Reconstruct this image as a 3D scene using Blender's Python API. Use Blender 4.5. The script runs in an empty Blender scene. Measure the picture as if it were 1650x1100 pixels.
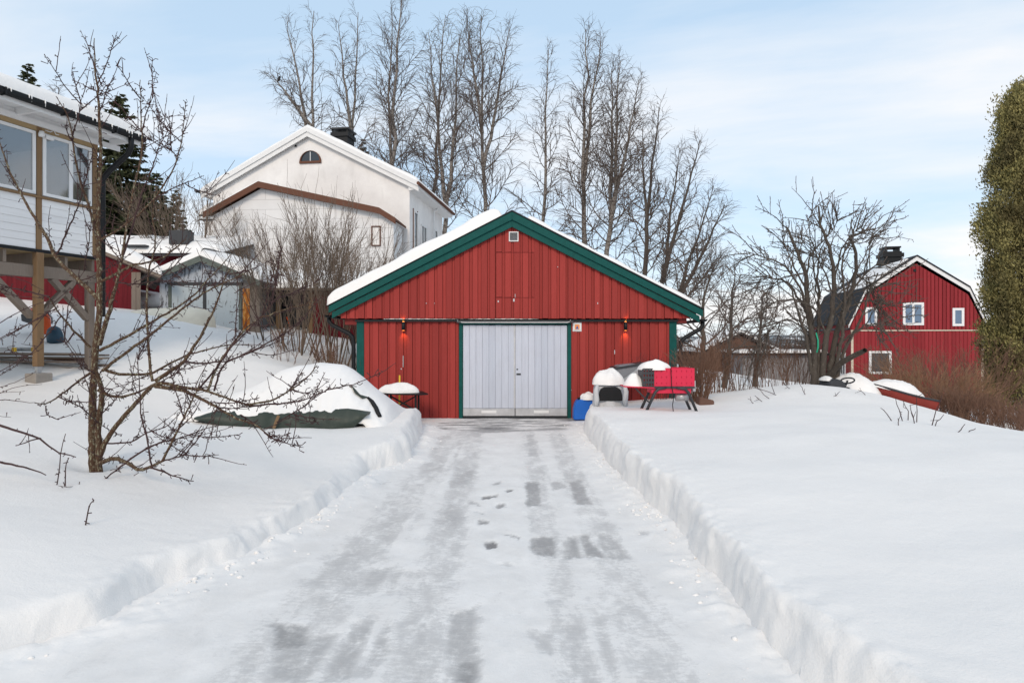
import bpy, math, random
import numpy as np
from mathutils import Vector, Matrix
R = math.radians
rng = np.random.default_rng(7)
random.seed(7)
C = bpy.context.scene.collection
EYE = 1.72                     # camera height above the drive

# ------------------------------------------------------------------ noise
_perm = np.random.default_rng(3).permutation(512)
_perm = np.concatenate([_perm, _perm, _perm])
_ang = np.random.default_rng(4).uniform(0, 2*np.pi, 512)
_gx, _gy = np.cos(_ang), np.sin(_ang)
def pn(x, y):
    """gradient noise, about -0.7..0.7"""
    x = np.asarray(x, float); y = np.asarray(y, float)
    xi = np.floor(x).astype(int); yi = np.floor(y).astype(int)
    xf = x - xi; yf = y - yi
    u = xf**3*(xf*(xf*6-15)+10); v = yf**3*(yf*(yf*6-15)+10)
    def g(ix, iy, dx, dy):
        h = _perm[(_perm[ix & 511] + iy) & 511]
        return _gx[h]*dx + _gy[h]*dy
    a = g(xi, yi, xf, yf); b = g(xi+1, yi, xf-1, yf)
    c = g(xi, yi+1, xf, yf-1); d = g(xi+1, yi+1, xf-1, yf-1)
    return (a+(b-a)*u) + ((c+(d-c)*u) - (a+(b-a)*u))*v
def fbm(x, y, o=4):
    s = 0; a = 1
    for i in range(o):
        s = s + a*pn(np.asarray(x)*2**i+17.3*i, np.asarray(y)*2**i-9.1*i); a *= .5
    return s
def sstep(a, b, x):
    t = np.clip((x-a)/(b-a), 0, 1); return t*t*(3-2*t)

# ------------------------------------------------------------------ objects
ORG = {}
def tag(o, label=None, cat=None, group=None, kind=None):
    for k, v in (('label', label), ('category', cat), ('group', group), ('kind', kind)):
        if v: o[k] = v
    return o
def thing(name, label, cat, loc=(0, 0, 0), group=None):
    o = bpy.data.objects.new(name, None); C.objects.link(o)
    o.location = loc; o.empty_display_size = .2
    ORG[o.name] = Vector(loc)
    return tag(o, label, cat, group)
def link(name, me, mat, parent=None, smooth=False):
    o = bpy.data.objects.new(name, me); C.objects.link(o)
    if mat: me.materials.append(mat)
    if smooth: me.polygons.foreach_set('use_smooth', [True]*len(me.polygons))
    if parent is not None:
        org = ORG[parent.name]; o.parent = parent; ORG[o.name] = org
        me.transform(Matrix.Translation(-org))
    else:
        ORG[o.name] = Vector((0, 0, 0))
    return o
def at_base(o, loc):
    """move a one-mesh thing's origin to loc"""
    o.data.transform(Matrix.Translation(-Vector(loc))); o.location = loc; ORG[o.name] = Vector(loc); return o
def np_mesh(name, V, F, mat, parent=None, smooth=False):
    me = bpy.data.meshes.new(name)
    V = np.asarray(V, np.float32); F = np.asarray(F, np.int32)
    n, k = F.shape
    me.vertices.add(len(V)); me.vertices.foreach_set('co', V.ravel())
    me.loops.add(n*k); me.loops.foreach_set('vertex_index', F.ravel())
    me.polygons.add(n); me.polygons.foreach_set('loop_start', np.arange(0, n*k, k, dtype=np.int32))
    me.update(calc_edges=True); me.validate()
    return link(name, me, mat, parent, smooth)

def vec(*a): return Vector(a)
class MB:
    def __init__(s): s.v = []; s.f = []
    def add(s, vs, fs):
        n = len(s.v); s.v += [tuple(p) for p in vs]; s.f += [tuple(i+n for i in f) for f in fs]; return s
    def box(s, a, b, fr=None):
        (x0, y0, z0), (x1, y1, z1) = a, b
        vs = [vec(x, y, z) for z in (z0, z1) for y in (y0, y1) for x in (x0, x1)]
        if fr: vs = [fr(p) for p in vs]
        return s.add(vs, [(0, 2, 3, 1), (4, 5, 7, 6), (0, 1, 5, 4), (2, 6, 7, 3), (0, 4, 6, 2), (1, 3, 7, 5)])
    def beam(s, p, q, w, h, up=(0, 0, 1)):
        """rectangular bar from p to q; h along up, w across"""
        p = Vector(p); q = Vector(q); d = (q-p).normalized(); u = Vector(up)
        r = d.cross(u).normalized(); u = r.cross(d).normalized()
        vs = [c + r*(a*w/2) + u*(b*h/2) for c in (p, q) for b in (-1, 1) for a in (-1, 1)]
        return s.add(vs, [(0, 2, 3, 1), (4, 5, 7, 6), (0, 1, 5, 4), (2, 6, 7, 3), (0, 4, 6, 2), (1, 3, 7, 5)])
    def prism(s, poly, ext, fr=None):
        """poly: list of 3d points (planar), ext: extrusion vector"""
        poly = [Vector(p) for p in poly]; e = Vector(ext); n = len(poly)
        vs = poly + [p+e for p in poly]
        if fr: vs = [fr(p) for p in vs]
        fs = [tuple(range(n))[::-1], tuple(range(n, 2*n))] + [(i, (i+1) % n, n+(i+1) % n, n+i) for i in range(n)]
        return s.add(vs, fs)
    def tube(s, pts, r, n=8, cap=True):
        pts = [Vector(p) for p in pts]; m = len(pts)
        rs = r if isinstance(r, (list, tuple)) else [r]*m
        base = len(s.v); ref = None
        for i, p in enumerate(pts):
            t = (pts[min(i+1, m-1)]-pts[max(i-1, 0)]).normalized()
            if ref is None: ref = vec(0, 0, 1) if abs(t.z) < .9 else vec(1, 0, 0)
            a = t.cross(ref).normalized(); b = a.cross(t).normalized(); ref = b
            for k in range(n):
                w = 2*math.pi*k/n; s.v.append(tuple(p+(a*math.cos(w)+b*math.sin(w))*rs[i]))
        for i in range(m-1):
            for k in range(n):
                s.f.append((base+i*n+k, base+i*n+(k+1) % n, base+(i+1)*n+(k+1) % n, base+(i+1)*n+k))
        if cap:
            s.f.append(tuple(base+k for k in range(n))[::-1]); s.f.append(tuple(base+(m-1)*n+k for k in range(n)))
        return s
    def lathe(s, c, prof, n=20, sx=1, sy=1):
        """prof: list of (r,z)"""
        c = Vector(c); base = len(s.v)
        for r, z in prof:
            for k in range(n):
                w = 2*math.pi*k/n; s.v.append((c.x+r*sx*math.cos(w), c.y+r*sy*math.sin(w), c.z+z))
        for i in range(len(prof)-1):
            for k in range(n):
                s.f.append((base+i*n+k, base+i*n+(k+1) % n, base+(i+1)*n+(k+1) % n, base+(i+1)*n+k))
        s.f.append(tuple(base+k for k in range(n))[::-1]); s.f.append(tuple(base+(len(prof)-1)*n+k for k in range(n)))
        return s
    def build(s, name, mat, parent=None, smooth=False, bevel=0):
        me = bpy.data.meshes.new(name); me.from_pydata(s.v, [], s.f); me.update()
        import bmesh
        bm = bmesh.new(); bm.from_mesh(me); bmesh.ops.recalc_face_normals(bm, faces=bm.faces[:])
        if bevel:
            bmesh.ops.bevel(bm, geom=bm.edges[:], offset=bevel, segments=1, affect='EDGES', clamp_overlap=True)
        bm.to_mesh(me); bm.free()
        return link(name, me, mat, parent, smooth)

def copy_tree(o, loc=None, parent=None, label=None):
    c = o.copy(); C.objects.link(c)
    if parent is not None: c.parent = parent
    if loc is not None: c.location = loc; ORG[c.name] = Vector(loc)
    if label: c['label'] = label
    for ch in list(o.children): copy_tree(ch, None, c)
    return c

# ------------------------------------------------------------------ many tapered tubes (branches) as one mesh
def tubes_np(lines, sides):
    """lines: list of (pts (n,3), radii (n,)) -> V, F"""
    by = {}
    for p, r in lines: by.setdefault(len(p), []).append((p, r))
    Vs = []; Fs = []; off = 0
    for n, L in by.items():
        P = np.array([l[0] for l in L]); Rr = np.array([l[1] for l in L])      # B,n,3
        T = np.empty_like(P); T[:, 1:-1] = P[:, 2:]-P[:, :-2]; T[:, 0] = P[:, 1]-P[:, 0]; T[:, -1] = P[:, -1]-P[:, -2]
        T /= np.linalg.norm(T, axis=2, keepdims=True)+1e-9
        ref = np.where(np.abs(T[:, :1, 2:3]) < .8, np.array([0, 0, 1.]), np.array([1., 0, 0]))
        A = np.cross(T, ref); A /= np.linalg.norm(A, axis=2, keepdims=True)+1e-9
        Bv = np.cross(A, T)
        w = 2*np.pi*np.arange(sides)/sides
        V = P[:, :, None, :] + Rr[:, :, None, None]*(A[:, :, None, :]*np.cos(w)[None, None, :, None]+Bv[:, :, None, :]*np.sin(w)[None, None, :, None])
        B = len(L); idx = np.arange(B*n*sides).reshape(B, n, sides)
        a = idx[:, :-1]; b = idx[:, 1:]
        F = np.stack([a, np.roll(a, -1, 2), np.roll(b, -1, 2), b], -1).reshape(-1, 4)
        Vs.append(V.reshape(-1, 3)); Fs.append(F+off); off += B*n*sides
    return np.concatenate(Vs), np.concatenate(Fs)
def tubes_obj(name, lines, mat, parent=None, sides=4):
    V, F = tubes_np(lines, sides); return np_mesh(name, V, F, mat, parent, True)

def nrm(a): return a/(np.linalg.norm(a)+1e-9)
def perp_basis(t):
    ref = np.array([0, 0, 1.]) if abs(t[2]) < .9 else np.array([1., 0, 0])
    a = nrm(np.cross(t, ref)); return a, np.cross(a, t)
def wander(p, d, L, n, wob, grav):
    """a wobbling polyline from p along d; grav >0 bends up, <0 down"""
    pts = [np.array(p, float)]; d = nrm(np.array(d, float)); st = L/(n-1)
    for i in range(n-1):
        d = nrm(d + rng.normal(0, wob, 3) + np.array([0, 0, grav/(n-1)]))
        pts.append(pts[-1]+d*st)
    return np.array(pts)
def pt_on(P, t):
    k = t*(len(P)-1); i = min(int(k), len(P)-2); f = k-i
    return P[i]*(1-f)+P[i+1]*f, nrm(P[i+1]-P[i])
# ------------------------------------------------------------------ materials
class NT:
    def __init__(s, name):
        s.m = bpy.data.materials.new(name); s.m.use_nodes = True; s.t = s.m.node_tree
        s.b = s.t.nodes['Principled BSDF']; s.tc = s.n('ShaderNodeTexCoord')
    def n(s, typ, **kw):
        nd = s.t.nodes.new(typ)
        for k, v in kw.items(): setattr(nd, k, v)
        return nd
    def put(s, sock, v):
        if isinstance(v, bpy.types.NodeSocket): s.t.links.new(v, sock)
        elif v is not None:
            if sock.type == 'RGBA' and len(v) == 3: v = (*v, 1)
            sock.default_value = v
    def co(s, scale=(1, 1, 1), rot=(0, 0, 0)):
        mp = s.n('ShaderNodeMapping'); s.t.links.new(s.tc.outputs['Object'], mp.inputs[0])
        mp.inputs['Scale'].default_value = scale; mp.inputs['Rotation'].default_value = rot
        return mp.outputs[0]
    def noise(s, scale, co=None, detail=4, rough=.55, dist=0):
        nd = s.n('ShaderNodeTexNoise'); s.put(nd.inputs['Vector'], co or s.co())
        nd.inputs['Scale'].default_value = scale; nd.inputs['Detail'].default_value = detail
        nd.inputs['Roughness'].default_value = rough; nd.inputs['Distortion'].default_value = dist
        return nd.outputs['Fac']
    def ramp(s, f, stops):
        nd = s.n('ShaderNodeValToRGB'); s.put(nd.inputs[0], f); e = nd.color_ramp.elements
        while len(e) < len(stops): e.new(.5)
        for el, (p, c) in zip(e, stops):
            el.position = p; el.color = (c, c, c, 1) if isinstance(c, (int, float)) else (*c, 1)
        return nd.outputs[0]
    def mix(s, f, a, b, mode='MIX'):
        nd = s.n('ShaderNodeMix', data_type='RGBA', blend_type=mode)
        s.put(nd.inputs[0], f); s.put(nd.inputs[6], a); s.put(nd.inputs[7], b); return nd.outputs[2]
    def math(s, op, a, b=None):
        nd = s.n('ShaderNodeMath', operation=op); s.put(nd.inputs[0], a)
        if b is not None: s.put(nd.inputs[1], b)
        return nd.outputs[0]
    def attr(s, name):
        nd = s.n('ShaderNodeAttribute'); nd.attribute_name = name; return nd.outputs
    def rand(s):   # random per connected piece
        return s.n('ShaderNodeNewGeometry').outputs['Random Per Island']
    def bump(s, h, strength=.3, dist=.01, prev=None):
        nd = s.n('ShaderNodeBump'); s.put(nd.inputs['Height'], h)
        nd.inputs['Strength'].default_value = strength; nd.inputs['Distance'].default_value = dist
        if prev: s.put(nd.inputs['Normal'], prev)
        s.t.links.new(nd.outputs[0], s.b.inputs['Normal']); return nd.outputs[0]
    def done(s, col=None, rough=.6, spec=.3, metal=0):
        s.put(s.b.inputs['Base Color'], col); s.put(s.b.inputs['Roughness'], rough)
        s.b.inputs['Specular IOR Level'].default_value = spec; s.b.inputs['Metallic'].default_value = metal
        return s.m
def plain(name, col, rough=.6, spec=.3, metal=0, var=.25, scale=6, bump=0):
    t = NT(name); f = t.noise(scale)
    dark = tuple(c*(1-var) for c in col); light = tuple(min(1, c*(1+var*.6)) for c in col)
    c = t.mix(f, dark, light)
    if bump: t.bump(t.noise(scale*8), bump, .005)
    return t.done(c, rough, spec, metal)
def painted_boards(name, col, worn, amount=.62, dirt=.3):
    """paint on boards: each board its own tint, grain streaks along z, a little worn paint"""
    t = NT(name); rd = t.rand()
    base = t.mix(rd, tuple(c*.84 for c in col), tuple(min(1, c*1.12) for c in col))
    st = t.noise(5, t.co((7, 7, .45)), 5, .65)
    c = t.mix(t.math('MULTIPLY', t.ramp(st, [(.35, 0), (.75, 1)]), dirt), base, tuple(x*.5 for x in col))
    spots = t.ramp(t.noise(16, t.co((2, 2, .5)), 6, .7), [(amount, 0), (amount+.05, 1)])
    c = t.mix(spots, c, worn)
    t.bump(t.noise(40, t.co((6, 6, .4)), 3), .25, .003)
    return t.done(c, .7, .12)
M = {}
def snow_mat():
    t = NT('snow'); co = t.co()
    f = t.noise(1.3, co, 4); f2 = t.noise(60, co, 3, .7)
    c = t.mix(f, (.785, .765, .745), (.84, .82, .80))
    h = t.math('ADD', t.math('MULTIPLY', t.noise(14, co, 5, .6), 1.0), t.math('MULTIPLY', f2, .25))
    t.bump(h, .22, .03)
    t.b.inputs['Subsurface Weight'].default_value = 0
    return t.done(c, .75, .2)
M['snow'] = snow_mat()
def roof_snow():
    t = NT('roof_snow'); co = t.co(); t.bump(t.noise(9, co, 6, .6), .25, .04)
    return t.done(t.mix(t.noise(2, co), (.81, .795, .78), (.86, .845, .83)), .75, .2)
M['roof_snow'] = roof_snow()
def drive_mat():
    t = NT('icy_drive'); co = t.co()
    ice = t.attr('ice')[2]; loose = t.attr('loose')[2]
    streak = t.noise(4.0, t.co((1.6, .8, 1)), 10, .74, .4)
    fine = t.noise(22, t.co((.7, 1.5, 1)), 8, .78)
    lump = t.noise(3.2, co, 5, .6, .4)
    br = t.math('ADD', t.math('MULTIPLY', streak, .55), t.math('MULTIPLY', fine, .45))
    k = t.math('ADD', ice, t.math('MULTIPLY', t.math('SUBTRACT', br, .5), 3.2))
    icef = t.ramp(k, [(.20, 0), (.50, .42), (.95, 1)])
    packed = t.mix(t.ramp(lump, [(.3, 0), (.7, 1)]), (.71, .695, .68), (.81, .795, .78))
    icec = t.mix(t.ramp(br, [(.38, 0), (.62, 1)]), (.16, .158, .158), (.52, .51, .505))
    icec = t.mix(t.math('MULTIPLY', t.ramp(ice, [(.5, 0), (.9, 1)]), .75), icec, t.mix(t.ramp(br, [(.4, 0), (.62, 1)]), (.085, .083, .083), (.33, .325, .325)))
    c = t.mix(icef, packed, icec)
    c = t.mix(loose, c, (.82, .805, .79))
    h = t.math('ADD', t.math('MULTIPLY', t.noise(9, t.co((1, .5, 1)), 6, .65), 1), t.math('MULTIPLY', fine, .35))
    t.bump(h, .3, .03)
    rr = t.mix(icef, (.75,)*3, (.45,)*3)
    return t.done(c, rr, .12)
M['drive'] = drive_mat()
M['red'] = painted_boards('red_boards', (.325, .046, .040), (.38, .23, .20), .72)
M['gap_shade'] = plain('gap_shade', (.10, .018, .016), .9, .1)  # backing colour darkened to paint the shade between cladding boards
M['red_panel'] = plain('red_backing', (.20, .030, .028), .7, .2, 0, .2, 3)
M['old_red'] = painted_boards('old_red_boards', (.135, .013, .019), (.12, .09, .08), .64, .6)
M['far_red'] = painted_boards('falu_red_boards', (.265, .030, .036), (.28, .06, .055), .75, .35)
M['green'] = plain('green_trim', (.006, .078, .070), .6, .15, 0, .35, 9, .1)
def door_mat():
    t = NT('door_paint'); rd = t.rand()
    base = t.mix(rd, (.475, .51, .59), (.54, .57, .65))
    st = t.noise(4, t.co((9, 9, .35)), 5, .6)
    c = t.mix(t.math('MULTIPLY', t.ramp(st, [(.42, 0), (.8, 1)]), .5), base, (.38, .40, .48))
    blot = t.ramp(t.noise(2.2, t.co((1, 1, .8)), 4, .6), [(.5, 0), (.8, 1)])
    c = t.mix(t.math('MULTIPLY', blot, .3), c, (.40, .40, .44))
    c = t.mix(t.ramp(t.noise(14, t.co((3, 3, .4)), 6, .75), [(.73, 0), (.77, 1)]), c, (.26, .20, .16))
    t.bump(t.noise(30, t.co((5, 5, .3)), 3), .2, .003)
    return t.done(c, .5, .35)
M['door'] = door_mat()
def galv(name='galvanised', col=(.42, .43, .44)):
    t = NT(name); c = t.mix(t.noise(9, t.co((1, 1, 3)), 5), tuple(x*.7 for x in col), tuple(x*1.25 for x in col))
    return t.done(c, .42, .5, .5)
M['galv'] = galv()
M['bare_metal'] = plain('kick_plate', (.52, .52, .535), .4, .5, .35, .35, 7)
M['black'] = plain('black_metal', (.010, .011, .013), .5, .25, 0, .3, 20)
M['dark_felt'] = plain('dark_roofing', (.022, .022, .025), .75, .2, 0, .3, 5)
M['white'] = plain('white_paint', (.74, .74, .74), .5, .35, 0, .1, 5)
M['plaster'] = None
def plaster():
    t = NT('white_plaster'); co = t.co()
    c = t.mix(t.ramp(t.noise(.8, co, 6, .65), [(.35, 0), (.7, 1)]), (.72, .70, .69), (.86, .845, .83))
    c = t.mix(t.math('MULTIPLY', t.ramp(t.noise(2, t.co((1, 1, .3)), 5), [(.55, 0), (.8, 1)]), .35), c, (.50, .48, .46))
    t.bump(t.noise(22, co, 5, .7), .35, .02); return t.done(c, .85, .15)
M['plaster'] = plaster()
def block_wall():
    t = NT('painted_blocks'); co = t.co()
    br = t.n('ShaderNodeTexBrick'); t.put(br.inputs['Vector'], t.co((1, 1, 1), (R(90), 0, 0)))
    br.inputs['Color1'].default_value = (.70, .695, .70, 1); br.inputs['Color2'].default_value = (.74, .735, .735, 1)
    br.inputs['Mortar'].default_value = (.54, .53, .53, 1); br.inputs['Scale'].default_value = 1
    br.inputs['Brick Width'].default_value = 3.1; br.inputs['Row Height'].default_value = .42; br.inputs['Mortar Size'].default_value = .012
    c = t.mix(t.math('MULTIPLY', t.ramp(t.noise(1.2, co, 5), [(.4, 0), (.8, 1)]), .3), br.outputs[0], (.52, .50, .48))
    t.bump(t.noise(20, co), .2, .01); return t.done(c, .85, .15)
M['blocks'] = block_wall()
def siding():
    t = NT('white_siding'); rd = t.rand()
    c = t.mix(rd, (.70, .70, .71), (.80, .80, .80))
    st = t.noise(6, t.co((.6, .6, 14)), 5, .6)
    c = t.mix(t.math('MULTIPLY', t.ramp(st, [(.45, 0), (.8, 1)]), .35), c, (.55, .54, .53))
    t.bump(t.noise(30, t.co((.5, .5, 8)), 3), .15, .003); return t.done(c, .6, .3)
M['siding'] = siding()
def timber(name, a, b, sc=(1, 1, 8)):
    t = NT(name); rd = t.rand()
    c = t.mix(t.noise(5, t.co(sc), 6, .7, .5), a, b)
    c = t.mix(t.math('MULTIPLY', rd, .35), c, tuple(x*.55 for x in a))
    t.bump(t.noise(14, t.co(sc), 5, .7), .3, .006); return t.done(c, .75, .2)
M['grey_timber'] = timber('weathered_timber', (.16, .125, .10), (.30, .25, .21), (6, 6, 1))
M['post_timber'] = timber('treated_timber', (.17, .10, .05), (.32, .21, .12), (8, 8, .8))
M['brown_timber'] = timber('brown_timber', (.10, .045, .03), (.19, .085, .055), (1, 1, 6))
M['plank'] = timber('old_planks', (.12, .09, .075), (.34, .27, .22), (1.5, 5, 9))
def weathered(name, col, peel, lo, sc=1):
    t = NT(name); rd = t.rand()
    base = t.mix(rd, tuple(x*.88 for x in col), tuple(min(1, x*1.08) for x in col))
    a = t.noise(7*sc, t.co((2.4, 2.4, .55)), 6, .72, .3)
    c = t.mix(t.ramp(a, [(lo, 0), (lo+.05, 1)]), base, peel)
    return t.done(c, .7, .2)
M['shed_board'] = weathered('peeling_blue_white_boards', (.44, .485, .55), (.11, .12, .14), .52)
M['shed_door'] = weathered('pale_steel_doors', (.40, .455, .49), (.22, .24, .25), .585)
def rust():
    t = NT('rusty_sheet'); a = t.noise(4, t.co((3, 3, .9)), 7, .72)
    c = t.ramp(a, [(.32, (.10, .03, .012)), (.47, (.34, .10, .018)), (.58, (.50, .24, .06)), (.68, (.55, .50, .40))])
    return t.done(c, .8, .15)
M['rust'] = rust()
M['grey_green'] = plain('grey_green_trim', (.125, .145, .13), .7, .2, 0, .35, 8)
def glass(name, col=(.02, .025, .03)):
    t = NT(name); t.b.inputs['Coat Weight'].default_value = .3
    return t.done(t.mix(t.noise(1.5, None, 2), tuple(x*.7 for x in col), tuple(x*1.4 for x in col)), .05, .6)
M['glass'] = glass('window_glass')
M['blue_glass'] = glass('window_glass_blue', (.10, .16, .25))
def clear_glass():
    t = NT('clear_glass'); t.t.nodes.remove(t.b)
    out = t.t.nodes['Material Output']; tr = t.n('ShaderNodeBsdfTransparent'); gl = t.n('ShaderNodeBsdfGlossy')
    tr.inputs[0].default_value = (.86, .89, .92, 1); gl.inputs['Roughness'].default_value = .03
    fr = t.n('ShaderNodeFresnel'); fr.inputs[0].default_value = 1.5
    mx = t.n('ShaderNodeMixShader'); t.t.links.new(t.math('ADD', fr.outputs[0], .12), mx.inputs[0])
    t.t.links.new(tr.outputs[0], mx.inputs[1]); t.t.links.new(gl.outputs[0], mx.inputs[2]); t.t.links.new(mx.outputs[0], out.inputs[0])
    return t.m
M['clear_glass'] = clear_glass()
def bark(name, a, b, c3, lo=.5, sc=(1, 1, 1)):
    t = NT(name); f = t.noise(9, t.co(sc), 6, .7)
    c = t.mix(f, a, b); c = t.mix(t.ramp(t.noise(16, t.co(sc), 5, .7), [(lo, 0), (lo+.09, 1)]), c, c3)
    t.bump(t.noise(30, t.co(sc), 4), .4, .01); return t.done(c, .85, .15)
M['birch_bark'] = bark('birch_bark', (.15, .128, .112), (.34, .31, .285), (.06, .05, .045), .49, (.35, .35, 1.0))
M['dark_bark'] = bark('dark_bark', (.055, .045, .038), (.12, .10, .085), (.16, .14, .12), .6, (.5, .5, .3))
M['twig'] = plain('birch_twigs', (.125, .097, .083), .85, .15, 0, .4, .5)
M['apple_bark'] = bark('apple_bark', (.045, .026, .019), (.115, .066, .040), (.27, .26, .18), .53, (3.5, 3.5, 1.6))
M['apple_twig'] = plain('apple_twigs', (.060, .030, .029), .7, .25, 0, .45, 3)
M['red_twig'] = plain('red_shoots', (.105, .038, .036), .6, .3, 0, .4, 3)
M['shrub_twig'] = plain('shrub_stems', (.17, .128, .098), .85, .15, 0, .45, 2)
M['brown_twig'] = plain('brown_stems', (.205, .118, .082), .85, .15, 0, .45, 1.5)
M['russet_twig'] = plain('russet_stems', (.30, .175, .105), .85, .15, 0, .45, 1.5)
M['old_bark'] = bark('old_fruit_bark', (.05, .042, .036), (.105, .088, .074), (.16, .15, .125), .58, (2, 2, .8))
def leaf(name, a, b, c2):
    t = NT(name); rd = t.rand(); c = t.mix(rd, a, b)
    c = t.mix(t.ramp(t.noise(.9, None, 3), [(.45, 0), (.65, 1)]), c, c2)
    return t.done(c, .75, .15)
M['spruce'] = leaf('spruce_needles', (.034, .044, .022), (.085, .092, .042), (.055, .060, .032))
M['thuja'] = leaf('thuja_sprays', (.165, .145, .056), (.35, .305, .12), (.115, .095, .042))
M['far_wood'] = plain('far_bare_wood', (.085, .070, .062), .9, .1, 0, .35, .05)
M['tarp'] = None
def tarp():
    t = NT('green_tarp'); co = t.co()
    c = t.mix(t.noise(4, co, 4), (.022, .032, .026), (.048, .062, .050))
    t.bump(t.noise(6, co, 3), .35, .03); return t.done(c, .5, .35)
M['tarp'] = tarp()
M['cover'] = plain('grey_white_cover', (.52, .53, .55), .6, .3, 0, .2, 9, .3)
M['grill_net'] = plain('dark_vent_mesh', (.010, .011, .013), .6, .3, 0, .4, 60)
M['blue_plastic'] = plain('blue_plastic', (.006, .12, .50), .38, .45, 0, .18, 5)
M['saw_red'] = plain('pink_red_enamel', (.62, .012, .055), .38, .45, 0, .12, 5)
M['dark_grey'] = plain('dark_grey_metal', (.035, .037, .042), .5, .4, 0, .3, 9)
M['grey_box'] = plain('grey_plastic', (.20, .21, .23), .5, .35, 0, .2, 8)
M['orange'] = plain('orange_plastic', (.60, .085, .02), .45, .4, 0, .2, 5)
M['yellow'] = plain('yellow_plastic', (.75, .48, .03), .45, .4, 0, .15, 8)
M['boat_red'] = plain('boat_red', (.24, .032, .022), .5, .35, 0, .3, 5)
M['cream'] = plain('cream_hull', (.80, .73, .60), .55, .3, 0, .2, 4)
M['concrete'] = plain('concrete', (.30, .27, .24), .9, .1, 0, .3, 12, .3)
M['room'] = plain('room_wall', (.62, .64, .67), .7, .2, 0, .1, 3)
M['ply'] = timber('ply_lintel', (.30, .21, .11), (.46, .34, .19), (1.2, 1.2, 9))
M['stucco_brown'] = plain('brown_wall', (.15, .085, .065), .8, .15, 0, .3, 4)
M['grey_wall'] = plain('grey_wall', (.24, .235, .24), .8, .15, 0, .25, 3)
M['pale_trim'] = plain('pale_trim', (.58, .50, .40), .7, .2, 0, .25, 6)
M['sign_orange'] = plain('sign_orange', (.75, .28, .10), .5, .3, 0, .08, 8)
M['sign_blue'] = plain('sign_blue', (.02, .11, .35), .5, .3, 0, .08, 8)
M['green_rope'] = plain('green_rope', (.02, .35, .20), .6, .3, 0, .2, 30)
def emit(name, col, st):
    t = NT(name); t.b.inputs['Emission Color'].default_value = (*col, 1); t.b.inputs['Emission Strength'].default_value = st
    return t.done(col, .5)
M['bulb'] = emit('lamp_glow', (1, .25, .05), 6)
# ------------------------------------------------------------------ ground
_P = np.array([
 (-2.8,2,.16),(-2.85,3.5,.23),(-2.5,4.3,.21),(-3.4,3.9,.33),(-2.25,5,.18),(-2.1,6,.18),(-2.0,7.6,.20),(-3.1,7.4,.32),(-1.75,9,.36),(-1.75,10.5,.44),(-1.9,12,.41),(-2.6,9.3,.35),(-4.0,9.4,.36),
 (-4.4,6.5,.48),(-6.5,8,.72),(-5.5,10,.52),(-4.0,10.9,.40),
 (-8.9,11.6,1.14),(-8.3,10.9,1.0),(-7,12.5,1.15),(-5.2,14,1.15),(-4.3,12.6,.72),(-3.6,13.6,.5),(-2.6,13.8,.13),(-2.1,13.9,.02),
 (-10.5,17,2.50),(-12.5,17,2.5),(-9.1,20,2.16),(-6.3,17.5,1.5),(-5,20,1.6),(-8.0,14.3,1.75),
 (-14,12,1.5),(-12,5,.9),(-6,2,.5),(-6,-4,.4),(0,-6,.2),(8,-6,.3),
 (2,2,.30),(1.7,3.5,.31),(1.7,5,.36),(1.6,6.5,.41),(1.6,8,.38),(1.6,10,.44),(1.5,11.8,.46),(2.2,12.8,.42),(3.5,13.4,.5),
 (2.6,3,.36),(5,4,.48),(4,8,.55),(3.9,12,.47),(6.2,13,.82),(7.2,11,.52),(7.84,9.5,.33),(7.2,12.7,.70),(8.1,11,.29),(8.3,12,.34),(8,6,.4),(12,8,-.3),(10,12,-.15),
 (8.6,13.4,.34),(6.2,15.5,.55),(4.5,15,.38),(9,17,-.1),(14,15,-1),(16,20,-.9),(24,38,-1.6),(12,25,-.9),(6,25,.2),
 (0,30,1.8),(-12,28,4.2),(-5,34,4),(0,45,2.5),(-12,45,5),(12,45,0),(-25,30,5.5),(-30,60,8),(40,60,-4),(30,10,-3),(-30,0,3),
 (0,80,0),(-60,80,9),(80,80,-9),(60,0,-6),(-60,0,5),(0,-60,-1)], float)
_s = .5
def _k(r): return np.sqrt(r*r+_s*_s)
_A = np.zeros((len(_P)+1,)*2); _d = np.hypot(_P[:, None, 0]-_P[None, :, 0], _P[:, None, 1]-_P[None, :, 1])
_A[:-1, :-1] = _k(_d)+np.eye(len(_P))*.0; _A[-1, :-1] = 1; _A[:-1, -1] = 1
_W = np.linalg.solve(_A, np.append(_P[:, 2], 0))
def base_h(x, y):
    x = np.clip(np.asarray(x, float), -90, 90); y = np.clip(np.asarray(y, float), -60, 90)
    out = np.full(np.broadcast(x, y).shape, _W[-1])
    for (px, py, _), w in zip(_P, _W): out = out + w*_k(np.hypot(x-px, y-py))
    return out
_XL = np.array([(-12, -3.6), (2, -3.4), (3.1, -2.85), (3.4, -2.7), (3.75, -2.42), (4.3, -2.36), (4.9, -2.10), (5.4, -2.04), (6.2, -1.90), (7.6, -1.76), (8.15, -1.84), (8.55, -1.58), (9.0, -1.45), (10, -1.53), (12.2, -1.68), (12.9, -1.95), (14.2, -2.2)])
_XR = np.array([(-12, 2.4), (2, 1.72), (3.1, 1.46), (3.5, 1.40), (4.4, 1.44), (5.6, 1.47), (7.5, 1.35), (10, 1.31), (11.9, 1.33), (12.6, 1.50), (14.2, 1.80)])
def edges(y): return np.interp(y, _XL[:, 0], _XL[:, 1]), np.interp(y, _XR[:, 0], _XR[:, 1])
def far_h(x, y):
    r = np.hypot(x, y)
    h = 95*sstep(900, 2600, r)*(.62+.5*fbm(x/900, y/900, 4)) - 22*sstep(70, 300, r)
    return h
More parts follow.
